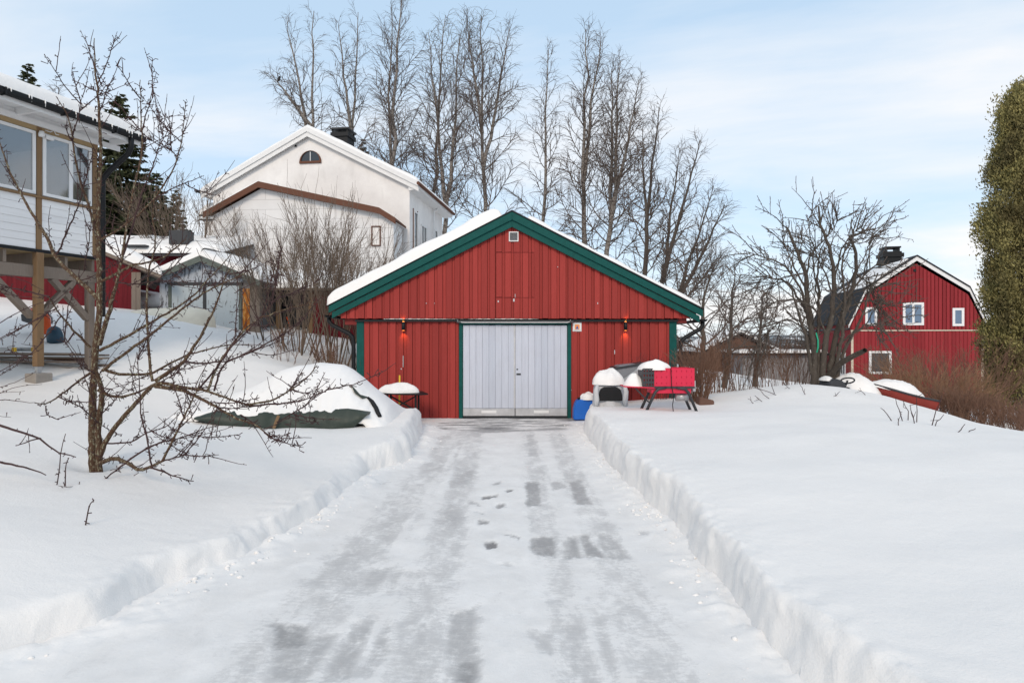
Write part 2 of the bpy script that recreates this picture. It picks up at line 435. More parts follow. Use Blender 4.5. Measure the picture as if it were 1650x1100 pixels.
def snow_h(x, y, detail=True):
    x = np.asarray(x, float); y = np.asarray(y, float)
    h = base_h(x, y) - .10*np.exp(-(np.hypot(x+4.31, y-6.42)/.22)**2)
    xl, xr = edges(y)
    e = .10*pn(y*.9, x*.5+3.3)+.05*pn(y*2.3+x, x*1.2+8.1)+.022*pn(x*9, y*7)
    dl = xl + e - x; dr = x - (xr + e*.7)
    d = np.maximum(dl, dr)
    d = np.where(y < 14.4, d, 5)
    d = np.where(y < -11, 5, d)
    near = np.exp(-(np.clip(d-.1, 0, 9)/.35)**2)
    if detail:
        h = h + .055*pn(x*.55, y*.55)+.022*pn(x*1.5+4, y*1.5) + near*(.022*pn(x*2.1, y*1.7)+.010*pn(x*6, y*6+3)+.007*pn(x*15, y*15)+.004*pn(x*34, y*34)) + .004*pn(x*6, y*6)
    w = np.where(dl > dr, .20+.22*np.clip(pn(y*.6, y*0+5), -.2, 1), .15+.08*pn(y*.8, y*0+9))
    s = np.clip(d/w, 0, 1); s = np.where(s > 0, (1-(1-s)**2.4), 0)
    if detail: s = np.clip(s+ (.10*pn(x*1.6+2, y*1.3)+.06*pn(x*4, y*4))*s*(1-s)*2.4, 0, 1)
    return -.16 + (h+.16)*s + far_h(x, y)
def gz(x, y): return float(snow_h(x, y))

def axis(parts):
    out = []
    for a, b, st in parts: out += list(np.arange(a, b-1e-6, st))
    return out
def grow_axis(start, end, st, k=1.22):
    o = []; x = start; s = st
    while x < end: o.append(x); x += s; s *= k
    o.append(end); return o
xs = np.array([-v for v in grow_axis(14.0, 3500, .5)][::-1] + axis([(-13.5, -7, .16), (-7, -3.2, .085), (-3.2, -2.7, .05), (-2.7, -1.2, .015), (-1.2, 1.2, .24), (1.2, 1.8, .012), (1.8, 2.1, .04), (2.1, 4.5, .06), (4.5, 9.5, .09), (9.5, 14, .22)]) + grow_axis(14.0, 3500, .5))
ys = np.array([-v for v in grow_axis(4, 300, 1.0, 1.4)][::-1] + axis([(-3, 1.4, .3), (1.4, 6, .035), (6, 10, .05), (10, 14.4, .07), (14.4, 21, .16), (21, 40, .6)]) + grow_axis(40.0, 4500, 1.2))
X, Y = np.meshgrid(xs, ys)
Z = snow_h(X, Y)
def grid_mesh(name, X, Y, Z, mat, attrs=None):
    ny, nx = X.shape
    idx = np.arange(nx*ny).reshape(ny, nx)
    F = np.stack([idx[:-1, :-1], idx[:-1, 1:], idx[1:, 1:], idx[1:, :-1]], -1).reshape(-1, 4)
    o = np_mesh(name, np.stack([X, Y, Z], -1).reshape(-1, 3), F, mat, None, True)
    for k, v in (attrs or {}).items():
        a = o.data.attributes.new(k, 'FLOAT', 'POINT'); a.data.foreach_set('value', np.asarray(v, np.float32).ravel())
    return o
def ground_mat():
    """snow; far away the hills carry forest, distance haze put into its colour, between open white fields"""
    t = NT('snow_and_far_hills'); co = t.co()
    f = t.noise(1.3, co, 4)
    c = t.mix(f, (.785, .765, .745), (.84, .82, .80))
    # dirt and leaf litter scattered thinly on the snow
    sp = t.ramp(t.noise(38, co, 3, .8), [(.755, 0), (.775, 1)])
    c = t.mix(t.math('MULTIPLY', sp, .35), c, (.25, .22, .18))
    forest = t.attr('forest')[2]
    woods = t.ramp(t.noise(.004, co, 7, .62), [(.44, 0), (.50, 1)])
    c = t.mix(t.math('MULTIPLY', woods, forest), c, (.10, .115, .125))  # forest colour lightened to stand in for haze over the distance
    h = t.math('ADD', t.noise(9, co, 8, .66), t.math('MULTIPLY', t.noise(70, co, 4, .75), .45))
    t.bump(h, .34, .03)
    return t.done(c, .75, .2)
# the ploughed faces are broken snow: push them in and out with noise over (y, z)
_e0, _e1 = edges(Y); _dd = np.maximum(_e0-X, X-_e1); _k1 = np.where((_dd > -.25) & (_dd < .9) & (Y < 14.3) & (Y > -3), np.exp(-((_dd-.06)/.17)**2), 0)
_sg = np.where(_e0-X > X-_e1, 1, -1)
_pu = .05*pn(Y*1.1, Z*3+7)+.018*pn(Y*3.0+3, Z*8)+.013*pn(Y*8, Z*14)+.011*pn(Y*19, Z*26)+.007*pn(Y*41, Z*47)
X = X+_sg*_k1*_pu*1.15; Z = Z+_k1*(.02*pn(X*9, Y*9)+.012*pn(X*21, Y*21)+.008*pn(X*40, Y*40))
tag(grid_mesh('snow_ground', X, Y, Z, ground_mat(), {'forest': sstep(250, 500, np.hypot(X, Y))}), kind='structure')

# ------------------------------------------------------------------ drive: ice and packed snow
def gp(u, v): return ((u-825)/(v-550)*EYE, 1000/(v-550)*EYE)          # photo pixel -> point on the level drive
xd = np.array(axis([(-3.8, -3.0, .08), (-3.0, 1.9, .022), (1.9, 2.7, .08)])); yd = np.array(axis([(-11, 1.4, .25), (1.4, 5, .028), (5, 14.2, .042)]))
DX, DY = np.meshgrid(xd, yd)
def poly_mask(poly, soft):
    """signed distance to a convex-ish polygon -> soft mask"""
    P = np.array(poly); ins = np.zeros(DX.shape, bool); dist = np.full(DX.shape, 1e9)
    wx = DX + .022*pn(DX*4, DY*4)+.025*pn(DX*11, DY*11)+.02*pn(DX*27, DY*20); wy = DY + .06*pn(DX*4+9, DY*3)+.06*pn(DX*11, DY*7+4)+.05*pn(DX*25, DY*15)
    for i in range(len(P)):
        a = P[i]; b = P[(i+1) % len(P)]
        c = ((a[1] > wy) != (b[1] > wy)) & (wx < (b[0]-a[0])*(wy-a[1])/(b[1]-a[1]+1e-12)+a[0]); ins ^= c
        ab = b-a; t = np.clip(((wx-a[0])*ab[0]+(wy-a[1])*ab[1])/(ab@ab), 0, 1)
        dist = np.minimum(dist, np.hypot(wx-a[0]-t*ab[0], wy-a[1]-t*ab[1]))
    sd = np.where(ins, -dist, dist)
    return 1-sstep(-soft, soft, sd)
PATCH = [  # outline of each bare icy patch (taken off the photo, laid on the level drive), strength, softness
 ([(845, 775), (870, 773), (874, 812), (848, 815)], .75, .035), ([(878, 776), (905, 774), (915, 783), (885, 790)], .60, .04),
 ([(915, 775), (938, 770), (955, 812), (925, 812)], .72, .04), ([(848, 812), (872, 812), (878, 862), (853, 862)], .42, .05),
 ([(853, 866), (893, 862), (898, 896), (858, 892)], .78, .04), ([(902, 868), (950, 862), (980, 898), (908, 898)], .74, .05),
 ([(955, 858), (985, 856), (1022, 900), (975, 900)], .62, .05), ([(860, 900), (905, 900), (930, 960), (872, 955)], .30, .08),
 ([(915, 905), (1010, 905), (1060, 1000), (950, 1000)], .26, .1), ([(885, 1005), (985, 985), (1030, 1100), (905, 1100)], .52, .10),
 ([(850, 1015), (905, 1010), (895, 1050), (872, 1050)], .5, .06), ([(990, 1010), (1090, 1000), (1150, 1100), (1020, 1100)], .30, .1),
 ([(438, 998), (498, 1000), (500, 1040), (440, 1042)], .78, .05), ([(445, 1035), (600, 1000), (640, 1040), (590, 1100), (420, 1100)], .62, .07),
 ([(560, 1000), (625, 985), (640, 1015), (560, 1060)], .55, .06), ([(665, 1000), (700, 990), (700, 1100), (640, 1100)], .52, .06),
 ([(716, 985), (770, 975), (776, 1100), (712, 1100)], .62, .06), ([(730, 1060), (775, 1060), (775, 1100), (728, 1100)], .8, .05),
 ([(588, 915), (650, 905), (600, 960), (560, 962)], .55, .06), ([(630, 915), (690, 920), (670, 955), (610, 960)], .45, .07),
 ([(520, 940), (580, 930), (560, 965), (510, 968)], .40, .08), ([(665, 860), (735, 862), (725, 892), (690, 885)], .44, .08),
 ([(565, 870), (620, 850), (600, 890), (545, 895)], .30, .08), ([(640, 800), (668, 775), (645, 815), (620, 818)], .42, .06),
 ([(705, 702), (730, 700), (700, 740), (676, 752)], .42, .06), ([(738, 702), (752, 702), (742, 765), (722, 768)], .46, .05),
 ([(690, 745), (715, 735), (690, 775), (665, 780)], .36, .06), ([(735, 770), (752, 768), (740, 860), (705, 850)], .30, .07),
 ([(847, 700), (862, 698), (876, 735), (850, 735)], .55, .05), ([(885, 702), (900, 700), (925, 745), (902, 745)], .40, .06),
 ([(848, 738), (872, 738), (872, 772), (846, 772)], .34, .06), ([(905, 748), (928, 748), (940, 772), (915, 772)], .40, .06),
 ([(700, 682), (760, 672), (930, 672), (915, 692), (780, 696), (705, 690)], .78, .16), ([(730, 671), (800, 671), (790, 680), (735, 682)], .5, .06),
 # scraped shoe prints down the middle
 ([(774, 800), (800, 797), (802, 801), (778, 805)], .95, .03), ([(815, 788), (828, 787), (828, 791), (815, 791)], .9, .03),
 ([(799, 811), (814, 810), (816, 815), (801, 816)], .8, .03), ([(768, 838), (788, 838), (786, 844), (770, 843)], .85, .03),
 ([(779, 871), (798, 869), (799, 881), (781, 883)], 1.0, .025), ([(808, 857), (840, 865), (840, 869), (810, 862)], .75, .03),
 ([(752, 806), (776, 812), (776, 815), (755, 811)], .6, .03), ([(762, 822), (784, 829), (782, 832), (764, 826)], .6, .03),
 ([(790, 778), (808, 774), (810, 778), (792, 782)], .65, .03), ([(795, 903), (830, 908), (828, 912), (798, 907)], .45, .04),
 ([(594, 780), (630, 772), (632, 776), (598, 783)], .5, .04), ([(985, 768), (1002, 776), (1000, 780), (985, 774)], .7, .03),
 ([(1030, 855), (1050, 858), (1046, 863), (1032, 862)], .6, .03), ([(462, 992), (474, 990), (474, 995), (464, 996)], .6, .03)]
ice = np.zeros(DX.shape)
for poly, st, so in PATCH: ice = np.maximum(ice, st*poly_mask([gp(*p) for p in poly], so))
xl, xr = edges(DY)
ed = np.minimum(DX-xl, xr-DX)
# lanes where the tyres ran: a thin general darkening with clean ridges between them
for c0, c1, w in (((-1.28, 3.0), (-.96, 12), .30), ((-.52, 3.0), (-.72, 12), .20), ((.36, 3.0), (.30, 12), .17), ((.80, 3.0), (.80, 12), .20)):
    cx = np.interp(DY, [c0[1], c1[1]], [c0[0], c1[0]])
    lane = np.exp(-((DX-cx)/w)**4)
    ice = np.maximum(ice, lane*(.34+.40*np.clip(fbm(DX*1.2, DY*.55, 3)+.15, 0, 1)))
for x0, x1, w in ((-1.02, -.86, .035), (.48, .40, .03), (.58, .62, .025), (-.80, -.80, .03), (1.02, 1.0, .04)):
    cx = np.interp(DY, [3, 12], [x0, x1])+.03*pn(DY*.7, DY*0+x0*9)
    ice = ice*(1-.85*(DY < 11.2)*np.exp(-((DX-cx)/w)**2)*sstep(-.25, .2, pn(DY*.6+x0*5, DY*0)))
loose = (1-sstep(.02, .34, ed+.16*fbm(DX*1.6, DY*1.6, 3)))*(DY < 12.6)
ice = np.where(DY > 12.2, np.clip(ice*(.62+1.5*pn(DX*1.3+3, DY*9)+.5*pn(DX*5, DY*22))*1.35, 0, 1.15), ice)
ice *= 1-.9*loose
rut = ice*-.018
DZ = rut + .012*pn(DX*1.1, DY*.8)+.008*pn(DX*4, DY*2.4)+.004*pn(DX*10, DY*7) + loose*(.025+.045*np.clip(pn(DX*2.3, DY*1.9)+.8*pn(DX*7+3, DY*6), -.1, 1)+.03*np.clip(pn(DX*13, DY*12)-.12, 0, 1)+.016*pn(DX*26, DY*24))
DZ = np.where(DY > 13.4, DZ*(1-.7*sstep(13.4, 14.0, DY)), DZ) - .02*sstep(13.8, 14.15, DY)
tag(grid_mesh('driveway', DX, DY, DZ, M['drive'], {'ice': ice, 'loose': loose}), kind='structure')

# crumbs of ploughed snow lying along both cut edges
_cv = []; _cf = []
_ico = np.array([(0, 0, 1), (.894, 0, .447), (.276, .851, .447), (-.724, .526, .447), (-.724, -.526, .447), (.276, -.851, .447), (.724, .526, -.447), (-.276, .851, -.447), (-.894, 0, -.447), (-.276, -.851, -.447), (.724, -.526, -.447), (0, 0, -1)])
_if = [(0, 1, 2), (0, 2, 3), (0, 3, 4), (0, 4, 5), (0, 5, 1), (1, 6, 2), (2, 7, 3), (3, 8, 4), (4, 9, 5), (5, 10, 1), (2, 6, 7), (3, 7, 8), (4, 8, 9), (5, 9, 10), (1, 10, 6), (6, 11, 7), (7, 11, 8), (8, 11, 9), (9, 11, 10), (10, 11, 6)]
_cr = np.random.default_rng(11); _nc = 0
for _i in range(1300):
    y = _cr.uniform(2.3, 13.2)
    if pn(y*.9, 2.2)+.5*pn(y*2.7, 7.1) < _cr.uniform(-.35, .35): continue
    e0, e1 = edges(y); off = abs(_cr.normal(0, .16))
    x = e0+off if _cr.random() < .5 else e1-off
    r = .004+.020*_cr.random()**3
    k = _ico*(1+_cr.normal(0, .22, (12, 1)))*r*np.array([1.2, 1, .75])
    a = _cr.uniform(0, 6.28); k = np.stack([k[:, 0]*math.cos(a)-k[:, 1]*math.sin(a), k[:, 0]*math.sin(a)+k[:, 1]*math.cos(a), k[:, 2]], 1)
    iy = min(np.searchsorted(yd, y), len(yd)-1); ix_ = min(np.searchsorted(xd, x), len(xd)-1)
    z = max(DZ[iy, ix_], float(snow_h(x, y)))
    _cv.append(k+np.array([x, y, z-r*.15])); _cf += [(p+_nc, q+_nc, s+_nc) for p, q, s in _if]; _nc += 12
tag(np_mesh('snow_crumbs', np.concatenate(_cv), np.array(_cf), M['snow'], None, False), 'small crumbs of ploughed snow along both drive edges', 'snow', None, 'stuff')

# ------------------------------------------------------------------ snow heaps
def snow_slab(name, P00, P10, P01, T, rnd, parent, nu=40, nv=30, mat=None, up=(0, 0, 1), seed=0, lump=.25, edges4=(1, 1, 1, 1)):
    """snow lying on the parallelogram P00,P10,P01: full depth T inside, rounded towards its borders"""
    P00, P10, P01 = map(lambda a: np.array(a, float), (P00, P10, P01)); upv = np.array(up, float)
    u = np.linspace(0, 1, nu); v = np.linspace(0, 1, nv)
    cl = lambda a: .5-.5*np.cos(a*np.pi)
    u = cl(u)*.6+u*.4; v = cl(v)*.6+v*.4
    U, V = np.meshgrid(u, v); A = np.linalg.norm(P10-P00); B = np.linalg.norm(P01-P00)
    wob = 1+.35*pn(U*A*1.3+seed, V*B*1.3-seed)
    big = 1e3
    d = np.minimum(np.minimum(np.where(edges4[0], U*A, big), np.where(edges4[1], (1-U)*A, big)), np.minimum(np.where(edges4[2], V*B, big), np.where(edges4[3], (1-V)*B, big)))
    q = np.clip(d/(rnd*wob), 0, 1)
    prof = np.sqrt(np.clip(1-(1-q)**2, 0, 1))
    t = T*prof*(1+lump*fbm(U*A*.9+seed*3, V*B*.9, 3)) 
    P = P00 + U[..., None]*(P10-P00)+V[..., None]*(P01-P00)+t[..., None]*upv
    ny, nx = U.shape; idx = np.arange(nx*ny).reshape(ny, nx)
    F = np.stack([idx[:-1, :-1], idx[:-1, 1:], idx[1:, 1:], idx[1:, :-1]], -1).reshape(-1, 4)
    return np_mesh(name, P.reshape(-1, 3), F, mat or M['roof_snow'], parent, True)
def snow_heap(name, c, rx, ry, h, parent=None, seed=0, lump=.3, ex=.5, mat=None, n=28):
    """a dome of snow with a lumpy outline on a flat base"""
    th = np.linspace(0, 2*np.pi, 2*n, endpoint=False); q = np.linspace(0, 1, n)
    Q, T = np.meshgrid(q, th, indexing='ij')
    rr = 1+lump*.5*pn(np.cos(T)*1.3+seed, np.sin(T)*1.3+seed*2)
    x = Q*rx*rr*np.cos(T); y = Q*ry*rr*np.sin(T)
    z = h*np.clip(1-Q**2, 0, 1)**ex*(1+lump*.7*pn(x*1.2/max(rx, .1)+seed, y*1.2/max(ry, .1))+.10*pn(x*9+seed, y*9)+.05*pn(x*23, y*23+seed)) 
    V = np.stack([c[0]+x, c[1]+y, c[2]+z], -1).reshape(-1, 3)
    idx = np.arange(n*2*n).reshape(n, 2*n)
    F = np.stack([idx[:-1], idx[1:], np.roll(idx[1:], -1, 1), np.roll(idx[:-1], -1, 1)], -1).reshape(-1, 4)
    return np_mesh(name, V, F, mat or M['roof_snow'], parent, True)
# ------------------------------------------------------------------ red garage
GY = 14.1
g = thing('garage', 'red timber garage with green bargeboards and pale double doors at the end of the drive', 'garage', (0, GY, 0))
XA, XB = -3.52, 3.73                   # wall corners
AX, AZ = 0.0, 4.62                     # ridge (top of bargeboards)
SL = .515                              # roof slope
DX0, DX1, DZ1 = -1.20, 1.34, 2.22       # door frame outer
def roof_z(x): return AZ - SL*abs(x)
# backing body
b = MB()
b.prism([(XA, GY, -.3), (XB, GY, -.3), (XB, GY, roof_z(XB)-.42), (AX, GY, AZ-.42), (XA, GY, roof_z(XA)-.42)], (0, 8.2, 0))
b.build('body', M['gap_shade'], g)
def boards(xa, xb, z0, z1f, y, per=.195, over=.125, seed=0, skip=()):
    """board on board cladding: wide outer boards over recessed ones"""
    m = MB(); r = random.Random(seed); x = xa
    while x < xb-.03:
        w = over*r.uniform(.9, 1.1); e = min(x+w, xb)
        jy = r.uniform(0, .003)
        zt0 = z1f(x); zt1 = z1f(e)
        m.prism([(x, y-.030-jy, z0+r.uniform(0, .012)), (e, y-.030-jy, z0+r.uniform(0, .012)), (e, y-.030-jy, zt1), (x, y-.030-jy, zt0)], (0, .028, 0))
        if e < xb-.02:
            e2 = min(x+per*r.uniform(.97, 1.05), xb)
            m.prism([(e+.007, y-.006, z0), (e2-.007, y-.006, z0), (e2-.007, y-.006, z1f(e2-.007)), (e+.007, y-.006, z1f(e+.007))], (0, .005, 0))
            x = e2
        else: x = e
    return m
boards(XA+.17, DX0, -.05, lambda x: 2.235, GY-.001, seed=1).build('lower_cladding', M['red'], g)
boards(DX1, XB-.17, -.05, lambda x: 2.235, GY-.001, seed=2).build('lower_cladding', M['red'], g)
UY = GY-.075
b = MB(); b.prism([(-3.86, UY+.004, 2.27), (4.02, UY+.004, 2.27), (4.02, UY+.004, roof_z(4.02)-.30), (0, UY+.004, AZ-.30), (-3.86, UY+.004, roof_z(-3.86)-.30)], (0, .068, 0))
b.build('gable_backing', M['gap_shade'], g)
HX0, HX1, HZ0, HZ1 = -.36, .50, 2.71, 3.72      # old loft hatch
gl = MB()
for xa, xb, z0, zf, sd in ((-3.86, HX0, 2.235, lambda x: roof_z(x)-.30, 3), (HX1, 4.02, 2.235, lambda x: roof_z(x)-.30, 4), (HX0+.002, HX1-.002, 2.235, lambda x: HZ0-.006, 5), (HX0+.002, HX1-.002, HZ1+.006, lambda x: roof_z(x)-.30, 5)):
    k = boards(xa, xb, z0, zf, UY, seed=sd); gl.add(k.v, k.f)
gl.build('gable_cladding', M['red'], g)
boards(HX0+.004, HX1-.004, HZ0, lambda x: HZ1, UY, seed=5).build('loft_hatch', M['red'], g)
# small side cladding under the eaves (boxed ends)
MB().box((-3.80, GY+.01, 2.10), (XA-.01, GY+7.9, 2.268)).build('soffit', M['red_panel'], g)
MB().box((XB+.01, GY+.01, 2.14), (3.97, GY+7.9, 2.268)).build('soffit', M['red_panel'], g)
# corner boards
for x in (XA, XB-.165): MB().box((x, GY-.045, -.1), (x+.165, GY-.002, 2.19)).build('corner_board', M['green'], g, bevel=.004)
# flashing under the gable
MB().prism([(XA-.02, GY-.002, 2.232), (XA-.02, GY-.105, 2.205), (XA-.02, GY-.105, 2.165), (XA-.02, GY-.002, 2.165)], (XB-XA+.04, 0, 0)).build('flashing', M['black'], g)
# bargeboards: two stepped boards each side, mitred at the ridge
for sgn, xe in ((-1, -4.10), (1, 4.27)):
    for k, (z0, z1, y0, y1) in enumerate(((-.18, 0, -.235, -.195), (-.335, -.165, -.192, -.155))):
        xo = xe if k == 0 else xe*.985
        MB().prism([(0, GY+y0, AZ+z0), (0, GY+y0, AZ+z1), (xo, GY+y0, roof_z(xo)+z1), (xo, GY+y0, roof_z(xo)+z0+.03)], (0, y1-y0, 0)).build('bargeboard', M['green'], g, bevel=.005)
    # roof deck and dark edge strip
    MB().prism([(0, GY-.25, AZ+.035), (0, GY-.25, AZ+.003), (xe*1.005, GY-.25, roof_z(xe)+.003), (xe*1.005, GY-.25, roof_z(xe)+.035)], (0, 8.6, 0)).build('roof', M['dark_felt'], g)
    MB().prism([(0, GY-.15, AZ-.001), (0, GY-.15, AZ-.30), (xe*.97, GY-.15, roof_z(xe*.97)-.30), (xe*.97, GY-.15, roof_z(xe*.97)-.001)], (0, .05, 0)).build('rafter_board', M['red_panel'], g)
# snow on the roof
n = math.hypot(1, SL)
snow_slab('snow_cover', (-4.13, GY-.26, roof_z(4.13)+.03), (-.22, GY-.26, roof_z(.22)+.03), (-4.13, GY+8.3, roof_z(4.13)+.03), .27, .30, g, 60, 60, up=(-SL/n*.6, -.12, 1), seed=2, lump=.22)
snow_slab('snow_cover', (.35, GY-.22, roof_z(.35)+.03), (4.27, GY-.22, roof_z(4.27)+.03), (.35, GY+8.3, roof_z(.35)+.03), .135, .22, g, 90, 50, up=(0, 0, 1), seed=5, lump=.55)
# gutters and downpipes
for sgn, xe, xw in ((-1, -4.16, -3.60), (1, 4.34, 3.83)):
    ze = roof_z(xe)-.16
    gt = MB(); pr = [(xe+.065*math.cos(a), 0, ze+.065*math.sin(a)) for a in np.linspace(math.pi, 2*math.pi, 9)]+[(xe+.055*math.cos(a), 0, ze+.055*math.sin(a)) for a in np.linspace(2*math.pi, math.pi, 9)]
    gt.prism([(p[0], GY-.12, p[2]) for p in pr], (0, 8.2, 0)).build('gutter', M['black'], g)
    s = -sgn
    MB().tube([(xe, GY+.02, ze-.05), (xe, GY+.02, ze-.13), (xe+s*.06, GY+.02, ze-.22), (xw-s*.10, GY+.0, ze-.42), (xw-s*.02, GY+.0, ze-.50), (xw, GY+.0, ze-.62), (xw, GY+.0, .95), (xw, GY-.0, .70), (xw+(-.06 if sgn < 0 else 0), GY-.06, .55)], .048, 12).build('downpipe', M['black'], g, True)
# door frame
MB().box((DX0, GY-.07, -.06), (DX0+.085, GY-.002, 2.10)).build('door_frame', M['green'], g, bevel=.004)
MB().box((DX1-.085, GY-.07, -.06), (DX1, GY-.002, 2.10)).build('door_frame', M['green'], g, bevel=.004)
MB().box((DX0, GY-.07, 2.103), (DX1, GY-.002, 2.165)).build('door_frame', M['green'], g, bevel=.004)
MB().box((DX0+.086, GY-.004, -.06), (DX1-.086, GY+.06, 2.10)).build('door_backing', M['dark_grey'], g)
dh = MB(); dh.prism([(DX0-.04, GY-.072, 2.20), (DX0-.04, GY-.16, 2.185), (DX0-.04, GY-.165, 2.14), (DX0-.04, GY-.155, 2.14), (DX0-.04, GY-.15, 2.172), (DX0-.04, GY-.072, 2.185)], (DX1-DX0+.08, 0, 0))
dh.build('drip_hood', M['dark_grey'], g)
MB().tube([(DX0-.03, GY-.13, 2.195), (DX0+.02, GY-.15, 2.16), (DX0+.1, GY-.165, 2.145), (DX1-.1, GY-.165, 2.145), (DX1-.02, GY-.15, 2.17), (DX1-.03, GY-.13, 2.20)], .009, 6).build('cable', M['white'], g, True)
snow_slab('snow_cover', (-2.9, GY-.085, 2.222), (.6, GY-.085, 2.222), (-2.9, GY-.07, 2.226), .012, .02, g, 120, 6, seed=9, lump=1.6)
mid = .07
for k, (xa, xb) in enumerate(((DX0+.092, mid-.008), (mid+.008, DX1-.092))):
    n_ = 8; m = MB(); r = random.Random(20+k); x = xa; w = (xb-xa)/n_
    for i in range(n_):
        m.box((xa+i*w+.0015, GY-.042-r.uniform(0, .003), .21), (xa+(i+1)*w-.0015, GY-.012, 2.085+r.uniform(-.004, .004)))
    leafo = m.build('door', M['door'], g, bevel=.003)
    MB().box((xa, GY-.052, .035), (xb, GY-.012, .205)).build('kick_plate', M['bare_metal'], leafo, bevel=.004)
    cxp = (xa+xb)/2-.0
    MB().box((cxp-.17, GY-.057, .10), (cxp+.17, GY-.0525, .165)).build('plate_patch', M['white'], leafo)
    if k == 1:
        MB().box((mid+.03, GY-.056, .96), (mid+.13, GY-.046, 1.0)).build('handle', M['dark_grey'], leafo, bevel=.003)
        MB().lathe((mid+.05, GY-.046, 1.09), [(.018, -.012), (.018, .012)], 10).build('lock', M['dark_grey'], leafo)
MB().box((mid-.03, GY-.047, .21), (mid+.006, GY-.043, 2.08)).build('cover_strip', M['bare_metal'], g)
MB().box((DX0+.1, GY-.10, -.05), (DX1-.1, GY-.02, .012)).build('threshold', M['dark_grey'], g)
# vent
vt = MB(); vx0, vx1, vz0, vz1 = -.07, .145, 3.97, 4.19; vy = UY-.036
vt.box((vx0, vy-.02, vz0), (vx0+.02, vy, vz1)); vt.box((vx1-.02, vy-.02, vz0), (vx1, vy, vz1)); vt.box((vx0+.02, vy-.02, vz0), (vx1-.02, vy, vz0+.02)); vt.box((vx0+.02, vy-.02, vz1-.02), (vx1-.02, vy, vz1))
vo = vt.build('wall_vent', M['white'], g)
sl = MB()
for i in range(9): sl.beam((vx0+.02, vy-.006, vz0+.032+i*.0195), (vx1-.02, vy-.006, vz0+.032+i*.0195), .016, .005, up=(0, .7, 1))
sl.build('louvre', M['galv'], vo)
MB().box((vx0+.005, vy, vz0+.005), (vx1-.005, vy+.004, vz1-.005)).build('vent_back', M['dark_grey'], vo)
# wall nails, streaks and old fixings
for u, v, w, h in ((650, 582, 1.2, 20), (647, 594, 2.2, 2.2), (828, 484, 3, 5), (830, 477, 1, 6), (803, 486, 2.5, 3), (688, 489, 1.5, 1.5), (701, 489, 1.2, 1.2), (962, 489, 1.5, 3), (990, 567, 1.5, 7), (898, 431, 1.4, 1.4), (920, 628, 2, 2), (745, 640, 2, 2)):
    x = (u-825)*.0141; z = EYE+(550-v)*.0141; yy = (UY if z > 2.3 else GY)-.034
    MB().box((x-w*.0055, yy-.003, z-h*.0065), (x+w*.0055, yy, z+h*.0065)).build('paint_chip', M['bare_metal'], g)

# sign
sg = thing('wall_sign', 'small white square sign with blue triangle on orange, right of the garage doors', 'sign', (1.46, GY-.03, 1.95))
MB().box((1.375, GY-.047, 1.945), (1.575, GY-.028, 2.155)).build('sign_board', M['white'], sg, bevel=.006)
MB().box((1.42, GY-.052, 1.995), (1.53, GY-.048, 2.105)).build('orange_square', M['sign_orange'], sg)
MB().prism([(1.445, GY-.056, 2.005), (1.505, GY-.056, 2.005), (1.475, GY-.056, 2.085)], (0, .003, 0)).build('blue_triangle', M['sign_blue'], sg)
tx = MB(); x = 1.393; r = random.Random(1)
while x < 1.55:
    w = r.uniform(.006, .012); tx.box((x, GY-.0505, 1.966), (x+w, GY-.0475, 1.976)); x += w+r.choice([.003, .003, .008])
tx.build('text_line', M['dark_grey'], sg)

# wall lamps, lit
def lamp(u, label):
    x = (u-825)*.0140; z = 2.065
    t = thing('wall_lamp', label, 'lamp', (x, GY-.03, z), 'lit up-and-down wall lamps')
    MB().box((x-.03, GY-.055, z-.05), (x+.03, GY-.027, z+.05)).build('back_plate', M['black'], t, bevel=.004)
    MB().lathe((x, GY-.105, z), [(.026, -.095), (.040, -.095), (.040, .095), (.026, .095)], 20).build('shade', M['black'], t, True)
    for s, nm in ((-1, 'lower_glow'), (1, 'upper_glow')):
        MB().lathe((x, GY-.105, z+s*.098), [(.024, -.002), (.024, .002)], 16).build(nm, M['bulb'], t)
        ld = bpy.data.lights.new('lamp_beam', 'SPOT'); ld.energy = 4.5 if s < 0 else 5; ld.color = (1, .46, .09); ld.spot_size = R(80); ld.spot_blend = .9; ld.shadow_soft_size = .02
        lo = bpy.data.objects.new('lamp_beam', ld); C.objects.link(lo); lo.parent = t
        lo.location = (0, -.085, s*.106); lo.rotation_euler = (R(28), 0, 0) if s < 0 else (R(152), 0, 0)
lamp(650, 'black lit wall lamp left of the garage doors, above the small snowy table')
lamp(1008, 'black lit wall lamp right of the garage doors, beyond the sign')
